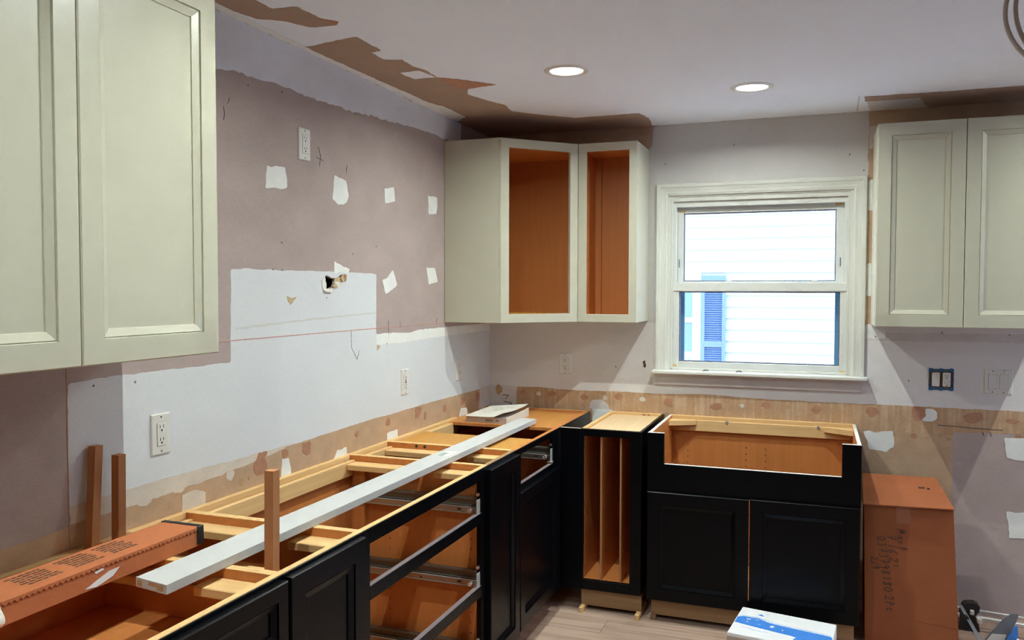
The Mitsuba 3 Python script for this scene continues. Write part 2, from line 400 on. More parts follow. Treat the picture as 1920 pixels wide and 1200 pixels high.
part('wall_left', 'corner_compound', ext(LW, rough([(-0.16, 0.86), (-0.15, 0.985), (-0.002, 0.985), (-0.002, 0.86)], 0.003, seed=34).intersection(sbox(-1, 0.8, -0.001, 1)), 0.0009, 0.0014), 'compound_grey')
part('wall_left', 'board_seam', ext(LW, Polygon([(-2.8425, 0.9), (-2.8395, 0.9), (-2.8395, 1.36), (-2.8425, 1.36)]), 0.0006, 0.0012), 'glue_kraft_plain')
LBLOBS = [(-0.905, 0.957, .035, .026, 1), (-1.197, 0.954, .022, .016, 1), (-0.609, 0.938, .02, .02, 1), (-0.386, 0.946, .027, .022, 1), (-0.179, 0.944, .032, .026, 1), (-2.083, 0.945, .036, .034, 1), (-1.812, 0.948, .026, .026, 1), (-1.944, 0.953, .02, .017, 1),
          (-2.18, 0.906, .012, .011, 0), (-2.235, 0.938, .02, .015, 2), (-1.458, 0.946, .015, .013, 1), (-2.14, 0.912, .008, .006, 0), (-2.587, 0.945, .028, .017, 2), (-2.457, 0.948, .026, .014, 2), (-2.06, 0.975, .02, .012, 1), (-0.83, 0.93, .012, .02, 1)]
for i, (a, b, rx, ry, t) in enumerate(LBLOBS):
    part('wall_left', 'torn_spot', ext(LW, blob(a, b, rx, ry, 40 + i), 0.001, 0.002), ['torn_paper_tan', 'torn_paper', 'compound_smear'][t])
for i, P in enumerate([[(-1.637, 0.862), (-1.605, 0.902), (-1.533, 0.905), (-1.531, 0.862)], [(-1.96, 0.94), (-1.92, 0.935), (-1.905, 0.87), (-1.966, 0.87)], [(-1.206, 0.906), (-1.108, 0.913), (-1.108, 0.87), (-1.206, 0.87)],
                       [(-0.41, 0.910), (-0.327, 0.900), (-0.32, 0.865), (-0.43, 0.865)], [(-2.45, 0.922), (-2.395, 0.928), (-2.345, 0.912), (-2.352, 0.865), (-2.45, 0.865)]]):
    part('wall_left', 'compound_patch', ext(LW, rough(P, 0.003, 0.01, seed=60 + i), 0.001, 0.002), 'compound' if i != 4 else 'compound_smear')
# level line, pencil marks, screw dents
part('wall_left', 'chalk_line', ext(LW, LineString([(-2.45, 1.372), (-0.62, 1.371)]).buffer(0.0016), 0.0006, 0.0016), 'red_chalk')
marks = [LineString([(-2.225, 2.125), (-2.215, 2.145)]), LineString([(-1.72, 2.07), (-1.705, 2.04), (-1.712, 2.00)]), LineString([(-1.735, 2.03), (-1.70, 2.025), (-1.68, 2.02)]), LineString([(-1.52, 2.03), (-1.525, 2.0)]),
         LineString([(-1.495, 1.37), (-1.493, 1.30), (-1.45, 1.25), (-1.435, 1.285)]), LineString([(-1.185, 1.40), (-1.187, 1.36), (-1.185, 1.33)]), LineString([(-1.08, 1.39), (-1.078, 1.365)]), LineString([(-0.70, 1.395), (-0.702, 1.365)]), LineString([(-2.245, 2.11), (-2.24, 2.09), (-2.245, 2.07)])]
part('wall_left', 'pencil_marks', ext(LW, unary_union([m.buffer(0.0009) for m in marks]), 0.0004, 0.0014), 'pencil', kind='stuff')
dents = unary_union([Point(a, b).buffer(0.003) for a, b in [(-2.125, 2.205), (-1.94, 2.225), (-1.46, 2.245), (-1.95, 1.70), (-1.48, 1.68), (-1.29, 1.72), (-1.67, 1.505), (-1.65, 1.525), (-2.76, 1.285), (-2.62, 1.28), (-1.2, 1.30), (-1.95, 1.605), (-2.0, 1.605)]])
part('wall_left', 'screw_dents', ext(LW, dents, 0.0004, 0.0015), 'pencil', kind='stuff')
part('wall_left', 'torn_spot', ext(LW, rough([(-1.924, 1.515), (-1.895, 1.506), (-1.865, 1.508), (-1.884, 1.494), (-1.9, 1.478), (-1.916, 1.497)], 0.002, 0.006, seed=70), 0.0006, 0.0016), 'gypsum_tan')
part('wall_left', 'torn_spot', ext(LW, rough([(-1.29, 1.30), (-1.27, 1.30), (-1.262, 1.285), (-1.285, 1.272)], 0.003, 0.006, seed=71), 0.0006, 0.002), 'gypsum_tan')
part('wall_left', 'water_stain', ext(LW, rough([(-2.2, 1.413), (-1.75, 1.43), (-1.3, 1.44), (-1.3, 1.434), (-1.75, 1.422), (-2.2, 1.405)], 0.003, seed=72), 0.0006, 0.0009), 'wall_stain')
# crumbled gypsum round the hole
for i, (a, b, rx, ry, n0, n1, m) in enumerate([(-1.575, 1.572, .030, .016, -0.014, -0.004, 'gypsum_tan'), (-1.600, 1.557, .016, .009, -0.010, 0.003, 'gypsum'), (-1.552, 1.580, .014, .012, -0.008, 0.002, 'gypsum_tan'), (-1.688, 1.560, .013, .022, -0.006, 0.004, 'gypsum'),
                                               (-1.672, 1.533, .024, .007, -0.003, 0.009, 'gypsum'), (-1.618, 1.549, .017, .006, -0.004, 0.006, 'gypsum_tan'), (-1.54, 1.588, .010, .010, -0.010, 0.004, 'torn_paper')]):
    part('wall_left', 'gypsum_chip', ext(LW, blob(a, b, rx, ry, 80 + i, 0.35, 18), n0, n1), m)

# ------------------------------------------------------------------ back wall
WX0, WX1, WZ0, WZ1 = 1.02, 1.92, 1.115, 2.034           # opening of the window
struct('wall_back', 'far kitchen wall with the window and a brown strip of torn drywall')
win_hole = sbox(WX0, WZ0 - 0.01, WX1, WZ1)
put('wall_back', ext(BW, sbox(-0.12, -0.02, XR + 0.12, CEIL + 0.02).difference(win_hole), -0.14, 0.0), 'drywall_kraft')
part('wall_back', 'painted_area', ext(BW, sbox(0.0005, 0.97, 3.4, 1.362).difference(win_hole), 0, 0.0006), 'wall_paint_lavender')
part('wall_back', 'painted_area', ext(BW, rough([(0.86, 1.36), (0.86, 2.2), (0.93, 2.3), (0.94, CEIL), (1.985, CEIL), (1.986, 1.36)], 0.003, seed=90).difference(win_hole).intersection(sbox(0, 1.3, 3, CEIL)), 0, 0.0008), 'wall_paint_grey')
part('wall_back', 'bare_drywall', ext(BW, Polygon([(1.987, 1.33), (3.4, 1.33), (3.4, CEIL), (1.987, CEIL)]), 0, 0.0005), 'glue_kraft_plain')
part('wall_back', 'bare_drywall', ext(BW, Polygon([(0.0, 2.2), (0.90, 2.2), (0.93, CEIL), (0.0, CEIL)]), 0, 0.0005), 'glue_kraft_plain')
for i, (z0, z1) in enumerate([(1.924, 2.073), (1.508, 1.669), (1.30, 1.372), (2.225, 2.33)]):
    part('wall_back', 'compound_patch', ext(BW, rough([(1.988, z0), (2.07, z0), (2.07, z1), (1.988, z1)], 0.003, seed=91 + i), 0, 0.0012), 'compound' if i < 3 else 'compound_smear')
part('wall_back', 'glue_or_shadow', ext(BW, rough([(2.0, 1.29), (2.9, 1.295), (2.9, 1.335), (2.0, 1.33)], 0.004, seed=95), 0.0006, 0.0010), 'compound_grey')  # shadow band below the right wall cabinet, painted on the wall
BSB = [(0.170, 0.60), (0.168, 0.986), (0.299, 0.990), (0.445, 0.982), (0.587, 0.981), (0.727, 0.986), (0.988, 0.982), (1.066, 0.985), (1.212, 0.992), (1.374, 0.985), (1.474, 0.980), (1.84, 0.977), (2.111, 0.978), (2.373, 0.977), (2.9, 0.976), (2.9, 0.875), (2.55, 0.868), (2.375, 0.862), (2.375, 0.60)]
part('wall_back', 'kraft_band', ext(BW, rough(BSB, 0.0016, 0.012, seed=96), 0, 0.001), 'glue_kraft')
part('wall_back', 'kraft_band', ext(BW, Polygon([(1.2, 0.02), (2.375, 0.02), (2.375, 0.848), (1.2, 0.85)]), 0.0008, 0.0014), 'glue_kraft_plain')
part('wall_back', 'corner_compound', ext(BW, rough([(0.001, 0.80), (0.001, 0.99), (0.166, 0.99), (0.166, 0.80)], 0.001, seed=97).intersection(sbox(0.0012, 0.7, 0.3, 1)), 0.0006, 0.0013), 'compound_grey')
BBLOBS = [(1.024, 0.937, .026, .024, 1), (1.277, 0.932, .027, .020, 1), (1.526, 0.948, .023, .019, 1), (1.766, 0.937, .025, .021, 1), (2.017, 0.940, .030, .023, 1), (1.157, 0.944, .012, .012, 0), (1.405, 0.938, .013, .010, 2), (1.63, 0.946, .010, .012, 0), (0.888, 0.948, .015, .012, 2),
          (0.379, 0.955, .030, .017, 1), (0.302, 0.955, .014, .012, 2), (0.563, 0.946, .023, .018, 1), (0.758, 0.955, .024, .017, 1), (0.679, 0.948, .013, .012, 2), (0.206, 0.954, .020, .014, 1), (0.058, 0.965, .022, .024, 0), (2.228, 0.944, .030, .030, 1), (2.456, 0.935, .048, .027, 1),
          (2.621, 0.928, .026, .012, 1), (2.005, 0.835, .010, .008, 0), (2.076, 0.839, .010, .008, 0), (2.117, 0.838, .009, .012, 0), (2.207, 0.833, .013, .012, 1), (2.266, 0.829, .010, .008, 0), (2.324, 0.844, .012, .009, 0), (2.356, 0.831, .012, .010, 0), (2.645, 0.858, .018, .008, 1)]
for i, (a, b, rx, ry, t) in enumerate(BBLOBS):
    part('wall_back', 'torn_spot', ext(BW, blob(a, b, rx, ry, 100 + i), 0.0016 if b < 0.86 else 0.001, 0.0024), ['torn_paper_tan', 'torn_paper', 'compound_smear'][t])
for i, P in enumerate([[(1.981, 0.837), (2.113, 0.853), (2.121, 0.772), (2.081, 0.747), (2.013, 0.753)], [(2.588, 0.85), (2.80, 0.851), (2.80, 0.739), (2.603, 0.752)], [(2.604, 0.501), (2.80, 0.516), (2.80, 0.383), (2.618, 0.382)]]):
    part('wall_back', 'compound_patch', ext(BW, rough(P, 0.006, 0.01, seed=130 + i, scale=25), 0.0014, 0.0026), 'compound')
part('wall_back', 'compound_patch', ext(BW, blob(2.272, 0.938, .038, .034, 135, 0.1), 0.001, 0.0016), 'compound')
part('wall_back', 'compound_patch', ext(BW, blob(0.652, 0.893, .055, .045, 136, 0.12).intersection(sbox(0.5, 0.884, 0.8, 1.0)), 0.001, 0.0018), 'compound_grey')
part('wall_back', 'compound_patch', ext(BW, sbox(0.61, 0.5, 0.72, 0.884), 0.001, 0.0018), 'compound')
part('wall_back', 'drill_hole', ext(BW, blob(0.895, 1.150, .007, .008, 140).union(blob(0.897, 1.132, .008, .012, 141)), 0.0008, 0.0018), 'cavity_dark')
bm = [LineString([(0.085, 0.935), (0.12, 0.938), (0.10, 0.915)]), LineString([(0.09, 0.90), (0.115, 0.895), (0.135, 0.885)]), LineString([(0.13, 0.90), (0.14, 0.878)]), LineString([(2.31, 0.893), (2.40, 0.89), (2.46, 0.886), (2.58, 0.884)]), LineString([(2.5, 0.87), (2.502, 0.855)]), LineString([(2.53, 0.87), (2.535, 0.853)])]
part('wall_back', 'pencil_marks', ext(BW, unary_union([m.buffer(0.0022) for m in bm]), 0.001, 0.0022), 'pencil', kind='stuff')
bd = unary_union([Point(a, b).buffer(0.0035) for a, b in [(1.90, 2.20), (1.965, 2.12), (2.32, 1.335), (2.03, 1.31), (2.18, 1.10), (2.6, 1.33), (0.74, 1.12), (1.0, 2.2), (1.35, 2.28)]])
part('wall_back', 'screw_dents', ext(BW, bd, 0.0006, 0.0018), 'pencil', kind='stuff')

# walls behind and beside the camera, outside the picture
struct('wall_right', 'painted wall beside the camera with an unseen doorway added to let in daylight')
put('wall_right', cat(bx(XR, XR + 0.1, -1.2, 0.0, -0.05, CEIL + 0.02, 0), bx(XR, XR + 0.1, YR - 0.1, -1.8, -0.05, CEIL + 0.02, 0), bx(XR, XR + 0.1, -1.8, -1.2, 2.1, CEIL + 0.02, 0)), 'plain_wall')  # the gap is an added, unseen opening for sky light
struct('wall_rear', 'painted wall behind the camera')
put('wall_rear', bx(-0.1, XR + 0.1, YR - 0.1, YR, -0.05, CEIL + 0.02, 0), 'plain_wall')
struct('patio', 'unseen pale patio added beside the house to bounce daylight indoors')
put('patio', bx(XR + 0.1, 14, YR - 0.1, 0.1, -0.2, -0.06, 0), 'bounce_concrete')  # added out of view as a reflector below the doorway

# ------------------------------------------------------------------ the window
struct('window_1', 'white double hung window with painted casing')
struct_parts = 'window_1'
CF, CT = 0.0, 0.02
prof = [(0, 0.0), (0, 0.018), (0.003, 0.021), (0.018, 0.021), (0.022, 0.017), (0.040, 0.014), (0.050, 0.015), (0.056, 0.012), (0.061, 0.010), (0.061, 0.0)]


def casing_piece(kind):
    """a casing board with a moulded face, mitred at the head"""
    x0, x1, zt, zb = 0.958, 1.982, 2.092, 1.115
    V, F = [], []
    for ins, n in prof:
        if kind == 'left':
            V += [[x0 + ins, zb, n], [x0 + ins, zt - ins, n]]
        elif kind == 'right':
            V += [[x1 - ins, zb, n], [x1 - ins, zt - ins, n]]
        else:
            V += [[x0 + ins, zt - ins, n], [x1 - ins, zt - ins, n]]
    k = len(prof)
    for i in range(k):
        j = (i + 1) % k
        F += [[2 * i, 2 * i + 1, 2 * j + 1], [2 * i, 2 * j + 1, 2 * j]]
    for i in range(1, k - 1):
        F += [[0, 2 * i, 2 * i + 2], [1, 2 * i + 3, 2 * i + 1]]
    m = trimesh.Trimesh(np.array(V, float), F, process=False)
    m.fix_normals()
    return BW.mesh(m)


for k in ('left', 'right', 'head'):
    part('window_1', 'casing_board', casing_piece(k), 'white_trim')
# jamb liner round the opening (depth runs outwards, away from the room: negative n)
part('window_1', 'jamb', cat(BW.box(WX0, WX0 + 0.012, WZ0, WZ1, -0.14, 0.0, 0), BW.box(WX1 - 0.012, WX1, WZ0, WZ1, -0.14, 0.0, 0), BW.box(WX0, WX1, WZ1 - 0.012, WZ1, -0.14, 0.0, 0), BW.box(WX0, WX1, WZ0 - 0.012, WZ0 + 0.004, -0.16, -0.02, 0)), 'white_trim')
part('window_1', 'stop_bead', cat(BW.box(1.032, 1.044, 1.12, 2.022, -0.016, -0.004), BW.box(1.896, 1.908, 1.12, 2.022, -0.016, -0.004), BW.box(1.032, 1.908, 2.000, 2.022, -0.016, -0.004)), 'white_trim')
part('window_1', 'vinyl_frame', cat(BW.box(1.032, 1.058, 1.12, 2.022, -0.11, -0.018), BW.box(1.882, 1.908, 1.12, 2.022, -0.11, -0.018), BW.box(1.032, 1.908, 1.972, 2.022, -0.11, -0.018)), 'white_vinyl')


def sash(x0, x1, z0, z1, n0, n1, gx0, gx1, gz0, gz1):
    s = part('window_1', 'sash', BW.mesh(cat(bx(x0, gx0, z0, z1, n0, n1, .002), bx(gx1, x1, z0, z1, n0, n1, .002), bx(gx0, gx1, gz1, z1, n0, n1, .002), bx(gx0, gx1, z0, gz0, n0, n1, .002))), 'white_vinyl')
    part(s, 'pane', BW.mesh(trimesh.Trimesh([[gx0 - .004, gz0 - .004, (n0 + n1) / 2], [gx1 + .004, gz0 - .004, (n0 + n1) / 2], [gx1 + .004, gz1 + .004, (n0 + n1) / 2], [gx0 - .004, gz1 + .004, (n0 + n1) / 2]], [[0, 1, 2], [0, 2, 3]], process=False)), 'pane_glass')
    e = 0.005
    part(s, 'glazing_bead', BW.mesh(cat(bx(gx0 - .001, gx0 + e, gz0, gz1, n0 + .004, n0 + .016, 0), bx(gx1 - e, gx1 + .001, gz0, gz1, n0 + .004, n0 + .016, 0), bx(gx0, gx1, gz1 - e, gz1 + .001, n0 + .004, n0 + .016, 0), bx(gx0, gx1, gz0 - .001, gz0 + e, n0 + .004, n0 + .016, 0))), 'grey_plastic')
    return s


s_up = sash(1.058, 1.882, 1.535, 1.972, -0.085, -0.058, 1.090, 1.846, 1.582, 1.942)
s_lo = sash(1.033, 1.904, 1.126, 1.572, -0.052, -0.020, 1.074, 1.868, 1.158, 1.528)
part('window_1', 'meeting_rail', BW.box(1.030, 1.906, 1.530, 1.573, -0.05, -0.012, .002), 'white_vinyl')
for a in (1.325, 1.745):
    part('window_1', 'sash_lock', cat(BW.box(a - .022, a + .022, 1.573, 1.579, -0.045, -0.02), BW.box(a - .012, a + .016, 1.579, 1.586, -0.042, -0.026, .002)), 'white_plastic')
for a in (1.068, 1.867):
    part('window_1', 'tilt_latch', BW.box(a - .003, a + .003, 1.655, 1.70, -0.0585, -0.056, .001), 'grey_plastic')
for a, b, n in [(1.085, 1.953, -0.056), (1.855, 1.966, -0.056), (1.050, 1.137, -0.018), (1.885, 1.130, -0.018)]:
    part('window_1', 'masking_tape', BW.box(a - .016, a + .016, b - .006, b + .005, n - .002, n + .001, 0), 'masking_tape')
part('window_1', 'screen_frame', cat(BW.box(1.040, 1.089, 1.115, 1.56, -0.132, -0.114), BW.box(1.846, 1.900, 1.115, 1.56, -0.132, -0.114), BW.box(1.089, 1.846, 1.115, 1.135, -0.132, -0.114), BW.box(1.089, 1.846, 1.54, 1.56, -0.132, -0.114)), 'screen_frame', label='blue grey half screen frame')
part('window_1', 'shade_pocket', BW.box(1.058, 1.882, 1.972, 1.984, -0.055, -0.03), 'grey_plastic')
part('window_1', 'bottom_stop', BW.box(1.033, 1.905, 1.114, 1.127, -0.055, -0.012, .002), 'white_vinyl')
part('window_1', 'sill', BW.box(0.945, 1.997, 1.094, 1.114, -0.03, 0.062, 0.005), 'white_trim')
part('window_1', 'apron', BW.box(0.952, 1.972, 1.034, 1.094, 0.0, 0.014, 0.003), 'compound_grey')
for i, (a, lab) in enumerate([(1.223, 'small round metal plug on the window sill, further from the right cabinet'), (1.389, 'small round metal plug on the window sill, nearer the right cabinet')]):
    t = thing('metal_plug', lab, 'metal plug')
    part(t, 'rim', cyl((a, -0.022, 1.114), (a, -0.022, 1.1185), 0.019, 24, 0.016), 'galvanised', 30)
    part(t, 'cap', cyl((a, -0.022, 1.1185), (a, -0.022, 1.1205), 0.012, 24), 'dark_slot', 30)

# ------------------------------------------------------------------ outdoors: the neighbour's house
struct('ground', 'pale gravel between the houses, unseen and made pale to bounce daylight')
put('ground', bx(-12, 14, 0.15, 9, -0.7, -0.5, 0), 'gravel')  # out of view; its paleness reflects daylight in through the window
HY = 3.1
HF = Fr((0, HY, 0), (1, 0, 0))
house = thing('neighbour_house', 'white house with lap siding and a blue shutter seen through the window', 'house')
part(house, 'wall', bx(-4, 6, HY + 0.02, HY + 0.2, -0.5, 3.3, 0), 'siding')
z = 2.092 - 0.1003 * 24
while z < 3.2:
    Vs = [[-4, HY - 0.012, z], [6, HY - 0.012, z], [-4, HY + 0.004, z + 0.1003], [6, HY + 0.004, z + 0.1003], [-4, HY + 0.02, z], [6, HY + 0.02, z], [-4, HY + 0.02, z + 0.1003], [6, HY + 0.02, z + 0.1003]]
    m = trimesh.convex.convex_hull(np.array(Vs))
    part(house, 'siding_board', m, 'siding')
    z += 0.1003
part(house, 'window_trim', cat(HF.box(0.715, 0.792, 0.40, 1.70, 0.0, 0.03), HF.box(-0.3, 0.715, 0.93, 0.985, 0.0, 0.04), HF.box(-0.3, 0.715, 1.62, 1.70, 0.0, 0.03), HF.box(-0.3, 0.715, 1.245, 1.29, 0.005, 0.028)), 'siding', label='white window trim')
part(house, 'window_pane', HF.box(-0.3, 0.715, 0.985, 1.62, 0.012, 0.018, 0), 'pane_blue', label='blue tinted window pane')
sh = part(house, 'shutter', cat(HF.box(0.795, 0.825, 0.25, 1.665, 0.012, 0.045), HF.box(0.975, 1.005, 0.25, 1.665, 0.012, 0.045), HF.box(0.825, 0.975, 1.605, 1.665, 0.012, 0.045), HF.box(0.825, 0.975, 1.03, 1.085, 0.012, 0.045), HF.box(0.825, 0.975, 0.25, 0.30, 0.012, 0.045), HF.box(0.80, 1.0, 0.26, 1.66, 0.012, 0.016, 0)), 'shutter_paint', label='dark blue louvred shutter')
slats = []
z = 0.31
while z < 1.60:
    if not 1.015 < z < 1.085:
        m = bx(0.825, 0.975, -0.011, 0.011, -0.002, 0.002, 0)
        m.apply_transform(trimesh.transformations.rotation_matrix(math.radians(-40), [1, 0, 0]))
        m.apply_translation([0, HY - 0.03, z])
        slats.append(m)
    z += 0.0195
part(sh, 'louvres', cat(*slats), 'shutter_paint', kind='stuff')
part(house, 'rake_board', HF.mesh(trimesh.convex.convex_hull(np.array([[1.70, 2.30, n] for n in (0, .04)] + [[1.70, 2.37, n] for n in (0, .04)] + [[2.6, 1.96, n] for n in (0, .04)] + [[2.6, 2.03, n] for n in (0, .04)]))), 'siding')
part(house, 'roof', bx(-4.3, 6.3, HY - 0.3, HY + 2.5, 3.3, 3.4, 0), 'grey_plastic')

# ------------------------------------------------------------------ recessed lights
LIGHTS = [(0.816, -1.21, 'round white recessed ceiling light, the one nearer the left wall'), (1.487, -0.682, 'round white recessed ceiling light, the one in front of the window')]
HIDDEN = [(0.82, -2.67), (3.1, -0.70), (0.90, -3.88)]
a64 = np.arange(48) / 48 * 2 * np.pi
lens_v = np.vstack([np.c_[0.066 * np.cos(a64), 0.066 * np.sin(a64), a64 * 0], [[0, 0, 0]]])
lens_f = [[(i + 1) % 48, i, 48] for i in range(48)]
ringp = [(0.066, 0.0), (0.066, -0.001), (0.069, -0.004), (0.074, -0.006), (0.086, -0.004), (0.091, 0.0)]
RV = np.vstack([np.c_[r * np.cos(a64), r * np.sin(a64), a64 * 0 + h] for r, h in ringp])
RF = []
for i in range(len(ringp) - 1):
    for k in range(48):
        l = (k + 1) % 48
        RF += [[i * 48 + k, i * 48 + l, (i + 1) * 48 + l], [i * 48 + k, (i + 1) * 48 + l, (i + 1) * 48 + k]]
for i, (x, y) in enumerate([l[:2] for l in LIGHTS] + HIDDEN):
    t = thing('ceiling_light', LIGHTS[i][2] if i < 2 else 'round white recessed ceiling light outside the picture', 'ceiling light', None if i < 2 else 'recessed lights outside the picture')
    part(t, 'trim_ring', trimesh.Trimesh(RV + [x, y, CEIL], RF, process=False), 'white_plastic', 40)
    lens = trimesh.Trimesh(lens_v + [x, y, CEIL - 0.0012], lens_f, process=False)
    scene[t + '__lens'] = mikit.ply(lens, 'white_plastic')
    scene[t + '__lens']['emitter'] = {'type': 'area', 'radiance': rgb([LENS_RADIANCE * c for c in LAMP])}
    scene[t + '__source'] = {'type': 'spot', 'intensity': rgb([LAMP_INTENSITY * c for c in LAMP]), 'cutoff_angle': 80.0, 'beam_width': 16.0,
                             'to_world': T().look_at(origin=[x, y, CEIL - 0.004], target=[x, y, 0.0], up=[0, 1, 0])}

# ------------------------------------------------------------------ cabinet doors
DOOR_PROF = [(0, 0.0), (0, 0.017), (0.0025, 0.0195), (0.055, 0.0195), (0.0556, 0.0145), (0.0580, 0.0145), (0.0586, 0.0160), (0.076, 0.0092), (0.0765, 0.0058), (0.0765, 0.0)]


def door(parent, fr, u0, u1, v0, v1, n, bsdf, name='door', prof=DOOR_PROF, label=None):
    m = ring_loft(u1 - u0, v1 - v0, prof)
    m.apply_translation([u0, v0, n])
    d = part(parent, name, fr.mesh(m), bsdf, label=label)
    i = prof[-1][0] - 0.001
    part(d, 'panel', fr.box(u0 + i, u1 - i, v0 + i, v1 - i, n + 0.001, n + 0.0060, 0), bsdf)
    return d


# upper cabinets
ZB, ZT = 1.372, 2.278


def film(parent, fr, u0, v0, w, h, n, seed):
    """a crumpled scrap of clear protective film"""
    k = 12
    g = np.stack(np.meshgrid(np.linspace(0, 1, k), np.linspace(0, 1, k)), -1).reshape(-1, 2)
    p3 = np.c_[g * 4, np.full(len(g), seed)]
    bump = meshkit.fbm(p3, 3, seed)
    V = np.c_[u0 + g[:, 0] * w + 0.006 * (bump - .5), v0 + g[:, 1] * h + 0.01 * (meshkit.fbm(p3 + 9, 2, seed) - .5), n + 0.009 * bump]
    F = [[i * k + j, i * k + j + 1, (i + 1) * k + j + 1] for i in range(k - 1) for j in range(k - 1)] + [[i * k + j, (i + 1) * k + j + 1, (i + 1) * k + j] for i in range(k - 1) for j in range(k - 1)]
    part(parent, 'plastic_film', fr.mesh(trimesh.Trimesh(V, F, process=False)), 'clear_film', label='torn clear protective film')


c = thing('wall_cabinet', 'large cream wall cabinet with two panelled doors on the left wall', 'wall cabinet')
part(c, 'body', LW.box(-3.508, -2.671, ZB, ZT, 0.0015, 0.306, 0.002), 'cream_paint')
door(c, LW, -3.508, -3.0875, ZB + 0.002, ZT, 0.307, 'cream_paint')
door(c, LW, -3.0845, -2.6665, ZB + 0.002, ZT, 0.307, 'cream_paint')
film(c, LW, -2.752, 1.366, 0.075, 0.10, 0.327, 3)

c = thing('wall_cabinet', 'cream wall cabinet with two panelled doors to the right of the window', 'wall cabinet')
part(c, 'body', BW.box(2.006, 2.716, ZB, ZT + .004, 0.0015, 0.304, 0.002), 'cream_paint')
door(c, BW, 2.0085, 2.3595, ZB, ZT + .004, 0.305, 'cream_paint')
door(c, BW, 2.3625, 2.7145, ZB, ZT + .004, 0.305, 'cream_paint')
film(c, BW, 2.005, 1.366, 0.10, 0.085, 0.325, 5)
film(c, BW, 2.16 - .155, 1.37, 0.014, 0.86, 0.322, 8)


def open_frame(parent, fr, u0, u1, v0, v1, n0, n1, st, bsdf):
    m = ring_loft(u1 - u0, v1 - v0, [(0, n0), (0, n1 - .0015), (.0015, n1), (st - .001, n1), (st, n1 - .001), (st, n0)])
    m.apply_translation([u0, v0, 0])
    return part(parent, 'face_frame', fr.mesh(m), bsdf)


# diagonal corner cabinet
c = thing('corner_wall_cabinet', 'cream diagonal corner cabinet without a door, orange wood inside', 'wall cabinet')
part(c, 'side_panel', bx(0.0015, 0.296, -0.610, -0.594, ZB, ZT, .0015), 'cream_paint')
part(c, 'side_panel', bx(0.594, 0.610, -0.296, -0.0015, ZB, ZT, .0015), 'cream_paint')
part(c, 'edge_strip', trimesh.convex.convex_hull(np.array([[x, y, z] for z in (ZB, ZT) for x, y in ((0.2965, -0.6105), (0.306, -0.6105), (0.306, -0.588), (0.2965, -0.594))])), 'cream_paint')
plan = [(0.002, -0.594), (0.296, -0.594), (0.594, -0.296), (0.594, -0.002), (0.002, -0.002)]


def slab(pts, z0, z1):
    m = trimesh.creation.extrude_polygon(Polygon(pts), z1 - z0, engine='earcut')
    m.apply_translation([0, 0, z0])
    return m


part(c, 'bottom_panel', slab(plan, ZB + 0.012, ZB + 0.040), 'amber_ply')
part(c, 'bottom_panel', slab(plan, ZB + 0.0005, ZB + 0.012), 'cream_paint')
part(c, 'top_panel', slab(plan, ZT - 0.03, ZT - 0.014), 'orange_ply')
part(c, 'back_panel', bx(0.002, 0.008, -0.594, -0.002, ZB + .04, ZT - .03, 0), 'orange_ply')
part(c, 'back_panel', bx(0.008, 0.594, -0.008, -0.002, ZB + .04, ZT - .03, 0), 'orange_ply')
part(c, 'lining', bx(0.008, 0.296, -0.594, -0.590, ZB + .04, ZT - .03, 0), 'orange_ply')
part(c, 'lining', bx(0.590, 0.594, -0.296, -0.008, ZB + .04, ZT - .03, 0), 'orange_ply')
DG = Fr((0.305, -0.610, 0), (1, 1, 0))
open_frame(c, DG, 0.001, 0.4305, ZB, ZT, -0.019, 0.0, 0.044, 'cream_paint')
# narrow cabinet beside it
c = thing('narrow_wall_cabinet', 'narrow cream wall cabinet without a door, between corner cabinet and window', 'wall cabinet')
X0, X1 = 0.6115, 0.914
part(c, 'side_panel', bx(X0, X0 + .014, -0.286, -0.0015, ZB, ZT, .001), 'cream_paint')
part(c, 'side_panel', bx(X1 - .014, X1, -0.286, -0.0015, ZB, ZT, .001), 'cream_paint')
part(c, 'bottom_panel', bx(X0 + .014, X1 - .014, -0.286, -0.002, ZB + .001, ZB + .014, 0), 'cream_paint')
part(c, 'bottom_panel', bx(X0 + .014, X1 - .014, -0.286, -0.002, ZB + .014, ZB + .030, 0), 'orange_ply')
part(c, 'top_panel', bx(X0 + .014, X1 - .014, -0.286, -0.002, ZT - .03, ZT - .014, 0), 'orange_ply')
part(c, 'back_panel', bx(X0 + .014, X1 - .014, -0.008, -0.002, ZB + .03, ZT - .03, 0), 'orange_ply')
part(c, 'lining', bx(X0 + .014, X0 + .018, -0.286, -0.008, ZB + .03, ZT - .03, 0), 'orange_ply')
part(c, 'lining', bx(X1 - .018, X1 - .014, -0.286, -0.008, ZB + .03, ZT - .03, 0), 'orange_ply')
part(c, 'corner_batten', bx(X0 + .018, X0 + .05, -0.026, -0.008, ZB + .03, ZT - .03, 0), 'orange_ply')
open_frame(c, BW, X0, X1, ZB, ZT, 0.286, 0.305, 0.041, 'cream_paint')

# ------------------------------------------------------------------ base cabinets
H, TK = 0.877, 0.114
DB = 0.590       # back of the face frame


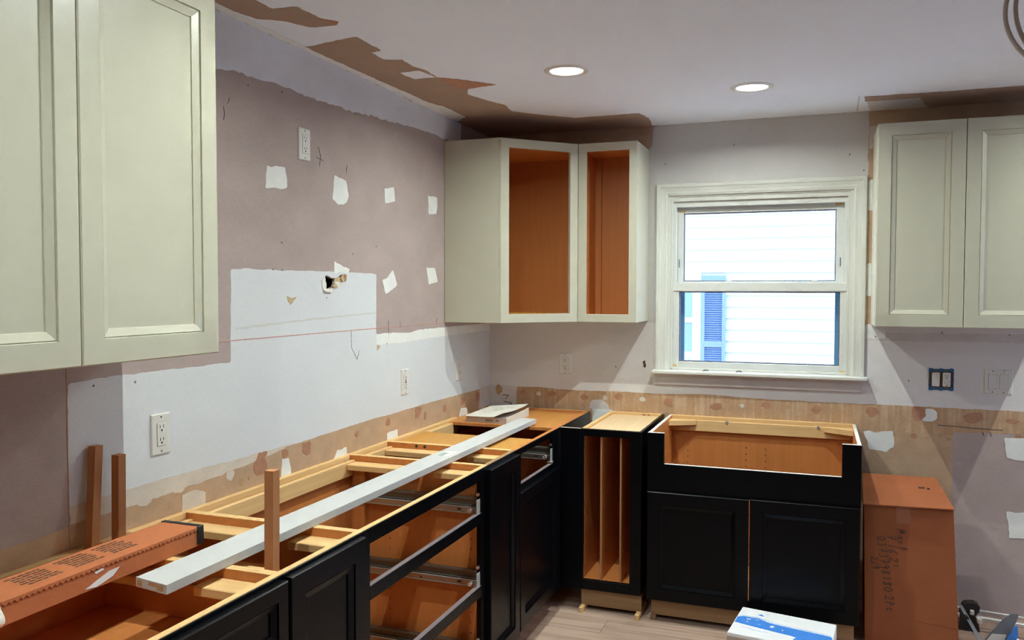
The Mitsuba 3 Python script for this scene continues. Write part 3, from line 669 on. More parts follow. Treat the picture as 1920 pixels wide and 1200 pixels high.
def base_box(c, fr, u0, u1, rail, blocks=True, back=True, bottom=True, ply='orange_ply'):
    """sides, back, rails, corner blocks, bottom and recessed toe board of a base cabinet"""
    for a, b, s in ((u0, u0 + .013, 1), (u1 - .013, u1, -1)):
        p = part(c, 'side_panel', fr.box(a, b, TK, H - .002, 0.0015, DB, .0005), ply)
        part(p, 'lit_top_edge', fr.box(a, b, H - .002, H, 0.0015, DB, .0006), rail)  # raw ply edge, paler to carry the light falling on upward edges
    if back:
        part(c, 'back_panel', fr.box(u0 + .013, u1 - .013, TK + .016, H - .08, 0.022, 0.028, 0), ply)
        part(c, 'rear_rail', fr.box(u0 + .013, u1 - .013, H - .085, H, 0.0015, 0.021, .002), rail)
        part(c, 'hanging_rail', fr.box(u0 + .013, u1 - .013, H - .075, H - .018, 0.029, 0.047, .002), rail)
    if blocks:
        for a, b in ((u0 + .013, u0 + .083), (u1 - .083, u1 - .013)):
            part(c, 'corner_block', fr.box(a, b, H - .046, H - .024, 0.048, 0.34, .002), 'pale_wood_x' if fr is LW else 'pale_wood_y')
            part(c, 'corner_block', fr.box(a, b, H - .046, H - .024, 0.425, DB - .001, .002), 'pale_wood_x' if fr is LW else 'pale_wood_y')
    if bottom:
        part(c, 'bottom_panel', fr.box(u0 + .013, u1 - .013, TK, TK + .016, 0.022, DB, 0), ply)


def frame(c, fr, u0, u1, stiles, rails, rail_mat):
    """face frame: stiles (u pairs), rails (u0, u1, z0, z1); raw edge along the top"""
    for a, b in stiles:
        part(c, 'frame_stile', fr.box(a, b, TK - .005, H - .001, DB, 0.610, .001), 'black_paint')
    for a, b, z0, z1 in rails:
        part(c, 'frame_rail', fr.box(a, b, z0, z1, DB, 0.610, .001), 'black_paint')
    part(c, 'raw_or_lit_edge', fr.box(u0, u1, H - .001, H + .0005, DB, 0.608, 0), rail_mat)


YA, YB_, YC, YD, YE, YZ = -3.712, -2.800, -2.440, -1.530, -1.222, -0.040
# A: the nearest one, with an inner drawer box
c = thing('drawer_base_cabinet', 'open topped black base cabinet with orange inner drawer, nearest the camera', 'base cabinet')
base_box(c, LW, YA, YB_, 'pale_wood_y')
part(c, 'rear_stretcher', LW.box(YA + .013, YB_ - .083, H - .022, H - .0005, 0.049, 0.185, .002), 'pale_wood_y')
frame(c, LW, YA, YB_, [(YA, YA + .04), (YB_ - .04, YB_)], [(YA + .04, YB_ - .04, H - .035, H - .001), (YA + .04, YB_ - .04, .665, .70), (YA + .04, YB_ - .04, TK, TK + .04)], 'pale_wood_y')
dr_ = door(c, LW, YA + .008, YB_ - .004, 0.700, 0.866, 0.611, 'black_paint', 'drawer_front', [(0, 0.0), (0, 0.017), (0.0025, 0.0195), (0.038, 0.0195), (0.0386, 0.0145), (0.0408, 0.0145), (0.0414, 0.0160), (0.056, 0.0092), (0.0565, 0.0058), (0.0565, 0.0)])
part(c, 'drawer_bottom', LW.box(YA + .03, YB_ - .018, 0.735, 0.748, 0.09, 0.585, 0), 'orange_ply')
part(c, 'drawer_box', cat(LW.box(YA + .03, YB_ - .018, 0.748, 0.828, 0.09, 0.103, .001), LW.box(YA + .03, YB_ - .018, 0.748, 0.828, 0.573, 0.586, .001),
                          LW.box(YA + .03, YA + .043, 0.748, 0.828, 0.103, 0.573, .001), LW.box(YB_ - .031, YB_ - .018, 0.748, 0.828, 0.103, 0.573, .001)), 'orange_ply', label='orange plywood drawer box')
door(c, LW, YA + .008, YA + .45, TK, 0.690, 0.611, 'black_paint')
door(c, LW, YA + .455, YB_ - .004, TK, 0.690, 0.611, 'black_paint')
part(c, 'toe_board', LW.box(YA, YB_, 0.004, TK, 0.52, 0.533), 'toe_wood')
# B: narrow door
c = thing('narrow_base_cabinet', 'black base cabinet with one full height door, next to the open drawer cabinet', 'base cabinet')
base_box(c, LW, YB_, YC, 'pale_wood_y')
frame(c, LW, YB_, YC, [(YB_, YB_ + .035), (YC - .035, YC)], [(YB_ + .035, YC - .035, H - .035, H - .001), (YB_ + .035, YC - .035, TK, TK + .04)], 'pale_wood_y')
door(c, LW, YB_ + .006, YC - .017, TK, 0.869, 0.611, 'black_paint')
part(c, 'toe_board', LW.box(YB_, YC, 0.004, TK, 0.52, 0.533), 'toe_wood')


def slide(c, y, z, s=-1):
    """a drawer slide on the side panel at y; s = -1: towards -y"""
    w = 0.013
    outer = part(c, 'drawer_slide', cat(bx(0.06, 0.592, y, y + s * .004, z, z + .060, 0), bx(0.06, 0.592, y, y + s * .016, z + .050, z + .060, .001), bx(0.06, 0.592, y, y + s * .016, z + .027, z + .031, .001)), 'galvanised_dull', label='galvanised steel drawer slide')
    part(outer, 'runner', cat(bx(0.12, 0.594, y + s * .010, y + s * .022, z + .004, z + .026, .002), bx(0.12, 0.594, y + s * .016, y + s * .024, z, z + .005, .001)), 'galvanised')
    part(outer, 'bracket', cat(bx(0.588, 0.606, y + s * .002, y + s * .006, z - .004, z + .062, 0), bx(0.586, 0.6085, y + s * .0, y + s * .046, z - .006, z - .002, 0), bx(0.600, 0.604, y + s * .002, y + s * .042, z - .002, z + .058, .001)), 'zinc_plate')
    part(outer, 'roller', cyl((0.575, y + s * .024, z + .018), (0.575, y + s * .050, z + .018), 0.008, 16), 'white_plastic', 40)
    part(outer, 'slots', cat(bx(0.515, 0.530, y + s * .0215, y + s * .0228, z + .010, z + .019, 0), bx(0.36, 0.368, y + s * .0215, y + s * .0228, z + .010, z + .016, 0), cyl((0.535, y + s * .022, z + .006), (0.535, y + s * .0228, z + .006), .002, 10)), 'dark_slot')
    part(outer, 'screw', cyl((0.597, y + s * .014, z + .074), (0.597, y + s * .024, z + .074), 0.006, 14), 'steel', 40)


# C: drawer base without drawers
c = thing('drawer_base_cabinet', 'black base cabinet with three empty drawer openings showing steel slides', 'base cabinet')
base_box(c, LW, YC, YD, 'pale_wood_y')
frame(c, LW, YC, YD, [(YC, YC + .038), (YD - .062, YD)], [(YC + .038, YD - .062, 0.832, H - .001), (YC + .038, YD - .062, 0.672, 0.712), (YC + .038, YD - .062, 0.400, 0.440), (YC + .038, YD - .062, TK, 0.155)], 'pale_wood_y')
part(c, 'filler_batten', LW.box(YD - .036, YD - .013, TK + .016, H - .05, 0.05, 0.10, 0), 'orange_ply')
part(c, 'filler_batten', LW.box(YD - .030, YD - .013, TK + .016, H - .05, 0.55, 0.589, 0), 'orange_ply')
for z in (0.706, 0.433, 0.160):
    slide(c, YD - .048, z)
for k in range(8):
    pass
holes = [cyl((0.552, YD - .0302, z), (0.552, YD - .0308, z), 0.0026, 8) for z in np.arange(0.2, 0.68, 0.04)] + [cyl((0.20, YD - .0132, z), (0.20, YD - .0138, z), 0.0026, 8) for z in np.arange(0.2, 0.68, 0.04)]
part(c, 'peg_holes', cat(*holes), 'dark_slot', kind='stuff')
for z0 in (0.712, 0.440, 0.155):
    part(c, 'rail_sheen', LW.box(YC + .038, YD - .062, z0, z0 + .0008, DB + .001, 0.6085, 0), 'sheen_mauve')  # grazing reflection on the rail top, painted as a lighter strip
part(c, 'rail_screw', cyl((0.021, YD - .045, 0.862), (0.0235, YD - .045, 0.862), 0.007, 14), 'steel', 40)
part(c, 'toe_board', LW.box(YC, YD, 0.004, TK, 0.52, 0.533), 'toe_wood')
# D
c = thing('narrow_base_cabinet', 'black base cabinet with one full height door, between empty drawers and corner', 'base cabinet')
base_box(c, LW, YD, YE, 'pale_wood_y')
frame(c, LW, YD, YE, [(YD, YD + .035), (YE - .035, YE)], [(YD + .035, YE - .035, H - .035, H - .001), (YD + .035, YE - .035, TK, TK + .04)], 'toe_wood')
door(c, LW, YD - .018, YE - .004, 0.105, 0.863, 0.611, 'black_paint')
for a in (0.16, 0.20):
    part(c, 'screw', cyl((a, YE - .0131, 0.866), (a, YE - .0150, 0.866), 0.006, 12), 'dark_slot')
part(c, 'toe_board', LW.box(YD, YE, 0.004, TK, 0.52, 0.533), 'toe_wood')
# E: blind corner
c = thing('blind_corner_cabinet', 'black blind corner base cabinet with an empty drawer opening over its door', 'base cabinet')
base_box(c, LW, YE, YZ, 'pale_wood_y', blocks=False, back=False, ply='orange_ply')
part(c, 'back_panel', LW.box(YE + .013, YZ - .013, TK + .016, H - .08, 0.022, 0.028, 0), 'orange_ply')
part(c, 'rear_rail', LW.box(YE + .013, -0.50, H - .085, H, 0.0015, 0.026, .002), 'pale_wood_y')
part(c, 'hanging_rail', LW.box(-0.89, -0.63, H - .085, H - .010, 0.032, 0.062, .002), 'pale_wood_y')
part(c, 'top_panel', LW.box(YE + .014, -0.893, H - .026, H - .012, 0.028, DB, .001), 'amber_ply', label='amber plywood top panel')
part(c, 'top_panel', LW.box(-0.625, YZ - .014, H - .016, H - .009, 0.0016, DB, .001), 'orange_top', label='orange plywood top panel')
part(c, 'top_lip', LW.box(-0.640, -0.625, H - .017, H - .001, 0.060, DB, .001), 'orange_ply')
part(c, 'top_lip', LW.box(-0.07, YZ - .013, H - .014, H, 0.03, DB, .001), 'orange_ply')
part(c, 'top_lip', LW.box(-0.625, -0.07, H - .014, H - .001, DB - .014, DB, .001), 'orange_ply')
frame(c, LW, YE, YZ, [(YE, YE + .061), (-0.709, YZ)], [(YE + .061, -0.709, 0.849, H - .001), (YE + .061, -0.709, 0.690, 0.723), (YE + .061, -0.709, TK, TK + .04)], 'orange_ply')
door(c, LW, -1.217, -0.665, 0.120, 0.699, 0.611, 'black_paint')
slide(c, -0.690, 0.735)
part(c, 'rail_sheen', LW.box(YE + .061, -0.709, 0.723, 0.7238, DB + .001, 0.6085, 0), 'sheen_mauve')  # painted sheen along the top of the rail
w = [np.array([0.36 + 0.13 * math.cos(a), -0.96 + 0.16 * math.sin(a), 0.60]) for a in np.linspace(0, 2 * math.pi, 40)]
wr = part(c, 'wire_rack', cat(tube(w, 0.003), tube([[0.36, -0.80, 0.60], [0.36, -0.96, 0.598], [0.36, -1.12, 0.60]], 0.0025), tube([[0.23, -0.96, 0.60], [0.49, -0.96, 0.60]], 0.0025), cyl((0.36, -0.96, 0.13), (0.36, -0.96, 0.60), 0.008)), 'steel', 40)
part(c, 'toe_board', LW.box(YE, YZ, 0.004, TK, 0.52, 0.533), 'toe_wood')
# black filler between the two runs
c = thing('filler_panel', 'black filler panel closing the inner corner between the two cabinet runs', 'filler panel')
part(c, 'board', BW.box(0.6135, 0.713, 0.10, H - .001, 0.590, 0.610, .001), 'black_paint')
part(c, 'raw_or_lit_edge', BW.box(0.6135, 0.713, H - .001, H, 0.592, 0.609, 0), 'carton_grey')

# tray cabinet with two upright dividers
c = thing('tray_base_cabinet', 'narrow black base cabinet with two upright tray dividers beside the sink cabinet', 'base cabinet')
X0, X1 = 0.7145, 1.0065
for a, b in ((X0, X0 + .013), (X1 - .013, X1)):
    part(c, 'side_panel', BW.box(a, b, TK - .004, H - .001, 0.0015, DB, .0008), 'black_paint' if a > 0.9 else 'orange_ply')
part(c, 'lining', BW.box(X1 - .017, X1 - .013, TK, H - .03, 0.02, DB, 0), 'orange_ply')
part(c, 'top_panel', BW.box(X0 + .013, X1 - .017, H - .028, H - .014, 0.02, DB, .001), 'maple_ply', label='pale maple plywood top panel')
part(c, 'rear_rail', BW.box(X0, X1 - .013, H - .03, H, 0.0016, 0.020, .0015), 'pale_wood_x')
part(c, 'side_rail', BW.box(X0, X0 + .014, H - .012, H, 0.02, DB, .001), 'pale_wood_y')
part(c, 'knot', cat(*[BW.mesh(trimesh.Trimesh(*(lambda m: (m.vertices, m.faces))(trimesh.creation.extrude_polygon(blob(a, H - .009, r, .005, 150 + i), .0004, engine='earcut'))).apply_translation([0, 0, .0199])) for i, (a, r) in enumerate([(0.90, .010), (0.925, .007)])]), 'torn_paper')
part(c, 'back_panel', BW.box(X0 + .013, X1 - .017, TK, H - .03, 0.02, 0.026, 0), 'orange_ply')
part(c, 'bottom_panel', BW.box(X0 + .013, X1 - .017, 0.138, 0.152, 0.026, DB, 0), 'orange_ply')
for a in (0.8115, 0.906):
    d = part(c, 'divider', BW.box(a - .0045, a + .0045, 0.152, H - .03, 0.03, 0.594, 0), 'orange_ply')
    part(d, 'front_edge', BW.box(a - .0045, a + .0045, 0.152, H - .03, 0.594, 0.597, .0008), 'stick_wood')
part(c, 'frame_stile', BW.box(X0, 0.7275, 0.105, H - .001, DB, 0.610, .001), 'black_paint')
part(c, 'frame_stile', BW.box(0.953, X1, 0.105, H - .001, DB, 0.610, .001), 'black_paint')
part(c, 'frame_rail', BW.box(0.7275, 0.953, 0.842, H - .001, DB, 0.610, .001), 'black_paint')
part(c, 'frame_rail', BW.box(0.7275, 0.953, 0.105, 0.152, DB, 0.610, .001), 'black_paint')
part(c, 'toe_board', BW.box(X0, X1, 0.022, 0.108, 0.574, 0.588, .001), 'toe_wood')
for a in (X0 + .012, X1 - .012):
    part(c, 'shim', BW.box(a - .010, a + .010, 0.0, 0.024, 0.45, 0.640, .001), 'pale_wood_y')

# sink base with a cut-out apron
c = thing('sink_base_cabinet', 'black sink base cabinet with a cut out front under the window', 'base cabinet')
X0, X1 = 1.035, 1.9475
for a, b in ((X0, X0 + .016), (X1 - .016, X1)):
    p = part(c, 'side_panel', BW.box(a, b, 0.105, H - .002, 0.018, DB, .0008), 'orange_ply')
    part(p, 'outer_skin', BW.box(a - .001 if a == X0 else b, a if a == X0 else b + .001, 0.105, H - .002, 0.018, DB, 0), 'black_paint')
    part(p, 'lit_top_edge', BW.box(a, b, H - .002, H, 0.018, DB, .0006), 'white_vinyl')  # window light reflected on the panel tops, put in as white
part(c, 'back_panel', BW.box(X0 + .016, X1 - .016, TK + .01, H - .05, 0.022, 0.028, 0), 'orange_ply')
part(c, 'rear_rail', BW.box(X0 + .003, X1 - .003, H - .085, H, 0.0016, 0.021, .002), 'pale_wood_x')
part(c, 'hanging_rail', BW.box(X0 + .016, X1 - .016, H - .075, H - .018, 0.029, 0.047, .002), 'pale_wood_x')
for s, a in ((1, X0 + .016), (-1, X1 - .016)):
    tri = Polygon([(a, 0.048), (a + s * .13, 0.048), (a + s * .13, 0.062), (a, 0.135)])
    m = trimesh.creation.extrude_polygon(tri, .024, engine='earcut')
    V = np.c_[m.vertices[:, 0], -m.vertices[:, 1], m.vertices[:, 2] + H - .040]
    m = trimesh.Trimesh(V, m.faces[:, ::-1], process=False)
    part(c, 'corner_brace', m, 'pale_wood_x')
for a in (1.335, 1.775):
    part(c, 'screw', cat(cyl((a, -0.047, H - .022), (a, -0.0495, H - .022), 0.008, 16), cyl((a, -0.0495, H - .022), (a, -0.0515, H - .022), 0.003, 10)), 'steel', 40)
part(c, 'peg_holes', cat(*[cyl((a, -0.028, z), (a, -0.0286, z), 0.003, 8) for a in (1.135, 1.43, 1.525) for z in (0.60, 0.632, 0.664, 0.696, 0.728)]), 'dark_slot', kind='stuff')
part(c, 'bottom_panel', BW.box(X0 + .016, X1 - .016, 0.105, 0.12, 0.028, DB, 0), 'orange_ply')
apron = Polygon([(X0, 0.605), (X1, 0.605), (X1, H), (1.8715, H), (1.8715, 0.735), (1.110, 0.735), (1.110, H), (X0, H)])
part(c, 'apron', BW.poly(apron, DB, 0.610), 'black_paint')
part(c, 'raw_or_lit_edge', cat(BW.box(1.112, 1.8695, 0.735, 0.7362, DB, 0.609, 0), BW.box(X0, 1.110, H, H + .001, DB, 0.609, 0), BW.box(1.8715, X1, H, H + .001, DB, 0.609, 0)), 'white_vinyl')  # white strips paint the daylight glint on these upward edges
part(c, 'frame_stile', BW.box(X0, X0 + .038, 0.105, 0.605, DB, 0.6095, .001), 'black_paint')
part(c, 'frame_stile', BW.box(X1 - .038, X1, 0.105, 0.605, DB, 0.6095, .001), 'black_paint')
part(c, 'frame_rail', BW.box(X0 + .038, X1 - .038, 0.105, 0.145, DB, 0.6095, .001), 'black_paint')
door(c, BW, X0 + .003, 1.4900, 0.104, 0.6075, 0.611, 'black_paint')
door(c, BW, 1.4945, X1 - .001, 0.104, 0.6105, 0.611, 'black_paint')
part(c, 'toe_board', BW.box(X0 + .018, X1 - .018, 0.022, 0.104, 0.574, 0.588, .001), 'toe_wood')
for a in (X0 + .03, X1 - .03):
    part(c, 'shim', BW.box(a - .010, a + .010, 0.0, 0.024, 0.45, 0.595, .001), 'toe_wood')

# ------------------------------------------------------------------ things lying on the cabinets
c = thing('trim_board', 'long white primed trim board lying across the open cabinet tops', 'board')
Pb = [(0.357, -2.983), (0.458, -3.000), (0.470, -0.548), (0.384, -0.535)]
m = slab(Pb, H + .0015, H + .0225)
part(c, 'board', m, 'white_board')
part(c, 'bare_end', cat(*[trimesh.convex.convex_hull(np.array([[x0, y0, z0], [x1, y1, z0], [x1, y1, z1], [x0, y0, z1], [x0, y0 + .003, z0], [x1, y1 + .003, z0]])) for x0, y0, x1, y1, z0, z1 in
                         [(0.361, -2.9845, 0.377, -2.987, H + .004, H + .017), (0.40, -2.991, 0.43, -2.996, H + .012, H + .020), (0.428, -2.9957, 0.447, -2.999, H + .006, H + .019)]]), 'torn_paper_tan', label='bare wood showing at the chipped end')
part(c, 'sticker', bx(0.395, 0.445, -1.54, -1.44, H + .0225, H + .0229, 0), 'carton_cream', label='small printed sticker')
part(c, 'sticker_print', bx(0.400, 0.425, -1.535, -1.475, H + .0229, H + .0232, 0), 'green_sticker')

c = thing('long_carton', 'long narrow brown cardboard carton lying across the nearest cabinets', 'carton')
CX0, CX1, CY0, CY1, CZ = 0.166, 0.281, -3.245, -2.692, 0.926
Vb = np.array([[x, y, z] for x in (CX0, CX1) for y in (CY0, CY1) for z in (H + .001, CZ - .001)])
part(c, 'box', trimesh.convex.convex_hull(Vb), 'cardboard')
zig, n = [], 84
for i in range(n + 1):
    yy = CY0 + (CY1 - CY0) * i / n
    zig.append((yy, CZ - (0.0095 if i % 2 else 0.0035)))
flap = part(c, 'lid_flap', slab([(CX0 - .001, CY0), (CX1 + .002, CY0), (CX1 + .002, CY1), (CX0 - .001, CY1)], CZ - .0012, CZ + .0012), 'cardboard', label='lid flap with saw-tooth edge')
lip = trimesh.creation.extrude_polygon(Polygon([*zig, (CY1, CZ + .001), (CY0, CZ + .001)]), .0022, engine='earcut')
part(flap, 'saw_tooth_edge', LW.mesh(lip.apply_translation([0, 0, CX1 + .0004])), 'cardboard')
part(c, 'strap', cat(bx(CX0 - .004, CX1 + .006, CY1 - .006, CY1 + .006, CZ + .001, CZ + .0035, .001), bx(CX1 + .001, CX1 + .006, CY1 - .014, CY1 + .006, H + .006, CZ + .0035, .001), bx(CX0 - .006, CX0 - .002, CY1 - .008, CY1 + .006, H + .006, CZ + .0035, .001)), 'black_plastic', label='black corner strap')
prints = []
pr = random.Random(3)
for (y0, y1) in ((-3.165, -3.075), (-3.045, -2.965), (-2.945, -2.86)):
    for r in range(6):
        xx = 0.180 + r * 0.0125
        yy = y0 + pr.random() * .01
        while yy < y1 - .008:
            L = 0.006 + pr.random() * 0.014
            prints.append(bx(xx, xx + .0065, yy, min(yy + L, y1), CZ + .0012, CZ + .0016, 0))
            yy += L + .003
part(c, 'printed_text', cat(*prints), 'print_ink', label='three blocks of dark printed text', kind='stuff')
part(c, 'torn_label', LW.mesh(trimesh.creation.extrude_polygon(Polygon([(-3.05, 0.884), (-2.985, 0.905), (-2.955, 0.905), (-2.975, 0.890), (-3.02, 0.880)]), .0006, engine='earcut').apply_translation([0, 0, CX1 + .0006])), 'carton_white', label='torn white paper label')
part(c, 'torn_label', LW.mesh(trimesh.creation.extrude_polygon(Polygon([(-3.025, 0.914), (-3.0, 0.918), (-3.0, 0.912), (-3.02, 0.909)]), .0006, engine='earcut').apply_translation([0, 0, CX1 + .0006])), 'carton_white', label='torn white paper label')
g = rough([(0.252, H + .003), (0.280, H + .001), (0.292, H + .012), (0.284, H + .040), (0.266, H + .047), (0.256, H + .03)], .003, .006, seed=160)
m = trimesh.creation.extrude_polygon(g, .02, engine='earcut')
part(c, 'foam_scrap', trimesh.Trimesh(np.c_[m.vertices[:, 0], CY0 - .001 - m.vertices[:, 2], m.vertices[:, 1]], m.faces[:, ::-1], process=False), 'gypsum', label='ragged white foam scrap at its open end')


def stick(name_label, base, top, w=0.022):
    t = thing('wood_stick', name_label, 'wood stick')
    b, e = np.array(base), np.array(top)
    d = e - b
    hs = w / 2
    V = [[p[0] + sx * hs, p[1] + sy * hs, p[2]] for p in (b, e) for sx in (-1, 1) for sy in (-1, 1)]
    things.add(t)
    put(t, trimesh.convex.convex_hull(np.array(V)), 'stick_wood')
    return t


stick('short brown wood stick leaning on the wall behind the long carton, the more tilted one', (0.036, -2.806, H + .0005), (0.018, -2.772, 1.132), 0.024)
stick('short brown wood stick upright behind the long carton, nearer the outlet', (0.052, -2.735, H - .018), (0.050, -2.729, 1.103), 0.024)
stick('short brown wood stick standing upright in front of the white trim board', (0.545, -2.752, H - .0235), (0.545, -2.748, 1.104), 0.025)

# flat carton with a lifted lid in the corner
c = thing('flat_carton', 'flat white printed carton with its lid lifted, in the cabinet corner', 'carton')
P4 = [np.array(p) for p in ((0.100, -0.560), (0.322, -0.580), (0.335, -0.285), (0.118, -0.270))]
part(c, 'tray', trimesh.convex.convex_hull(np.array([[p[0], p[1], z] for p in P4 for z in (H - .0085, H + .020)])), 'carton_grey')
part(c, 'side_flap', trimesh.convex.convex_hull(np.array([[P4[1][0] + .001, P4[1][1], H - .0085], [P4[2][0] + .001, P4[2][1], H - .0085], [P4[2][0] + .001, P4[2][1], H + .036], [P4[1][0] + .001, P4[1][1], H + .022], [P4[1][0] + .004, P4[1][1], H - .0085], [P4[2][0] + .004, P4[2][1], H - .0085], [P4[2][0] + .004, P4[2][1], H + .036], [P4[1][0] + .004, P4[1][1], H + .022]])), 'carton_cream')
k = 9
Vl, Fl = [], []
for i in range(k):
    for j in range(k):
        s, t = i / (k - 1), j / (k - 1)
        p = (P4[0] * (1 - s) + P4[1] * s) * (1 - t) + (P4[3] * (1 - s) + P4[2] * s) * t
        p = p + (np.array([-0.006, -0.012]) * (1 - t))
        zz = H + .022 + .030 * t * (0.4 + 0.6 * s) + 0.026 * max(0, s - .72) / .28 * (1 - t) ** 2 + 0.004 * s
        Vl.append([p[0], p[1], zz])
Vl = np.array(Vl)
quad = [[i * k + j, (i + 1) * k + j, (i + 1) * k + j + 1, i * k + j + 1] for i in range(k - 1) for j in range(k - 1)]
top = [[q[0], q[1], q[2]] for q in quad] + [[q[0], q[2], q[3]] for q in quad]
n = len(Vl)
bot = [[a + n, c_ + n, b + n] for a, b, c_ in top]
rim = [i * k for i in range(k)] + [(k - 1) * k + j for j in range(1, k)] + [i * k + k - 1 for i in range(k - 2, -1, -1)] + [j for j in range(k - 2, 0, -1)]
side = []
for a, b in zip(rim, rim[1:] + rim[:1]):
    side += [[a, a + n, b + n], [a, b + n, b]]
part(c, 'lid', trimesh.Trimesh(np.vstack([Vl, Vl - [0, 0, .0025]]), top + bot + side, process=False), 'carton_cream', label='lifted white lid with faint print')
pm = []
for (s0, t0, s1, t1) in ((.3, .5, .55, .52), (.35, .6, .6, .63), (.45, .45, .62, .56), (.2, .7, .5, .73), (.25, .35, .40, .36), (.6, .7, .8, .72)):
    q = []
    for s, t in ((s0, t0), (s1, t1), (s1, t1 + .02), (s0, t0 + .02)):
        p = (P4[0] * (1 - s) + P4[1] * s) * (1 - t) + (P4[3] * (1 - s) + P4[2] * s) * t + (np.array([-0.006, -0.012]) * (1 - t))
        zz = H + .022 + .030 * t * (0.4 + 0.6 * s) + 0.004 * s
        q += [[p[0], p[1], zz - .0005], [p[0], p[1], zz + .0008]]
    pm.append(trimesh.convex.convex_hull(np.array(q)))
part(c, 'print_marks', cat(*pm), 'faint_print', kind='stuff')
part(c, 'print_marks', cat(bx(.21, .26, -.5735, -.5715, H + .002, H + .008, 0), bx(.266, .285, -.5765, -.5745, H + .002, H + .008, 0), cyl((.3255, -.42, H + .02), (.3275, -.42, H + .02), .004, 10), cyl((.324, -.46, H + .005), (.3265, -.46, H + .005), .004, 10)), 'pencil', kind='stuff')

# ------------------------------------------------------------------ boxes on the floor
STROKES = {'0': [[(.5, 1), (.15, .8), (.1, .3), (.45, 0), (.8, .25), (.85, .75), (.5, 1), (.4, .95)]], '1': [[(.55, 1), (.45, 0)]], '2': [[(.1, .75), (.35, 1), (.75, .9), (.65, .55), (.1, .02), (.9, .05)]],
           '3': [[(.1, .92), (.5, 1), (.75, .8), (.4, .55), (.75, .4), (.6, .05), (.1, .08)]], '6': [[(.7, 1), (.25, .6), (.15, .2), (.45, 0), (.75, .2), (.5, .45), (.2, .3)]], '7': [[(.05, .92), (.85, 1), (.4, 0)], [(.25, .5), (.8, .55)]],
           '8': [[(.75, .85), (.4, 1), (.2, .75), (.7, .35), (.45, 0), (.15, .2), (.75, .85)]], '9': [[(.8, .75), (.4, 1), (.15, .7), (.5, .5), (.8, .8), (.6, 0)]], '.': [[(.3, .03), (.38, .05)]], '!': [[(.5, 1), (.5, .45)]],
           'P': [[(.2, 0), (.3, 1), (.75, .85), (.65, .5), (.25, .5)]], 'c': [[(.75, .5), (.35, .55), (.25, .2), (.5, 0), (.8, .12)]], '/': [[(.9, 1.1), (.1, -.2)]], 'Z': [[(.1, .95), (.85, 1), (.15, .02), (.9, .05)]],
           'M': [[(.0, .0), (.15, 1), (.4, .3), (.65, 1), (.75, 0)], [(.1, .3), (.9, .6)]], 'a': [[(.7, .5), (.3, .5), (.2, .1), (.6, .1), (.7, .5), (.8, 0)]], 'e': [[(.2, .3), (.7, .35), (.5, .55), (.2, .3), (.4, .0), (.8, .1)]], 'l': [[(.4, 0), (.5, 1), (.65, .9), (.45, .05)]]}


def handwriting(text, h, w=0.0013):
    out, x = [], 0.0
    for ch in text:
        for s in STROKES.get(ch, []):
            pts = [(x + a * h * .62 + b * h * .12, b * h) for a, b in s]
            out.append(LineString(pts).buffer(w))
        x += h * (.72 if ch not in '. !' else .36)
    return unary_union(out)


c = thing('tall_carton', 'tall taped brown cardboard box standing beside the sink cabinet', 'cardboard box')
BQ = dict(x0=1.9705, x1=2.322, yf=-0.505, yb=-0.14)
body = trimesh.convex.convex_hull(np.array([[1.9775, -.515, 0.001], [2.345, -.515, 0.001], [1.9665, -.502, .600], [2.314, -.502, .605], [1.985, -.16, 0.001], [2.33, -.16, 0.001], [1.978, -.155, .640], [2.290, -.155, .640]]))
part(c, 'body', body, 'box_cardboard')
lidm = trimesh.convex.convex_hull(np.array([[1.962, -.520, .604], [2.316, -.520, .612], [1.974, -.150, .662], [2.288, -.150, .664], [1.962, -.520, .609], [2.316, -.520, .617], [1.974, -.150, .667], [2.288, -.150, .669]]))
part(c, 'top_flap', lidm, 'box_cardboard', label='lifted top flap')
tq = []
for (xa, xb, ya, za, zc) in ((2.095, 2.150, -.520, .6095, .6108), (2.075, 2.125, -.150, .6672, .6674)):
    tq += [[xa, ya, za + .0002], [xb, ya, zc + .0002], [xa, ya, za - .002], [xb, ya, zc - .002]]
part(c, 'tape', trimesh.convex.convex_hull(np.array(tq)), 'clear_tape', label='clear packing tape')
# the front leans a little: a frame lying in its plane
p0, p1 = np.array([0, -.515, 0.001]), np.array([0, -.502, .602])
vdir = (p1 - p0) / np.linalg.norm(p1 - p0)
ndir = np.cross([1, 0, 0], vdir)


def on_front(poly, t0, t1):
    ms = []
    for g in polys(poly):
        m = trimesh.creation.extrude_polygon(g, t1 - t0, engine='earcut')
        v = m.vertices
        ms.append(trimesh.Trimesh(p0 + v[:, :1] * np.array([1.0, 0, 0]) + v[:, 1:2] * vdir + (v[:, 2:3] + t0) * ndir, m.faces, process=False))
    return cat(*ms)


def written(text, h, x, z, ang=-84):
    return affinity.translate(affinity.rotate(handwriting(text, h), ang, origin=(0, 0)), x, z)


hw = unary_union([written('7.16.2!', 0.034, 2.060, 0.478), written('0373798180 2Pc', 0.034, 2.018, 0.468, -82), written('2/9', 0.026, 1.998, 0.375, -80), written('Mael', 0.032, 2.098, 0.505)])
part(c, 'tape', on_front(Polygon([(2.096, .53), (2.151, .532), (2.150, .602), (2.095, .602)]), 0.0, 0.0006), 'clear_tape')
part(c, 'handwriting', on_front(hw, 0.0004, 0.0012), 'ink', label='pen writing reading downwards: 7.16.2! 0373798180 2Pc')
part(c, 'handwriting', cat(bx(2.20, 2.225, -.30, -.292, .640, .6513, 0), bx(2.235, 2.245, -.31, -.296, .640, .6510, 0)), 'ink')
part(c, 'crease', on_front(Polygon([(2.0, .105), (2.06, .124), (2.2, .120), (2.33, .108), (2.33, .106), (2.2, .117), (2.06, .121), (2.0, .103)]), 0.0, 0.0008), 'box_cardboard')

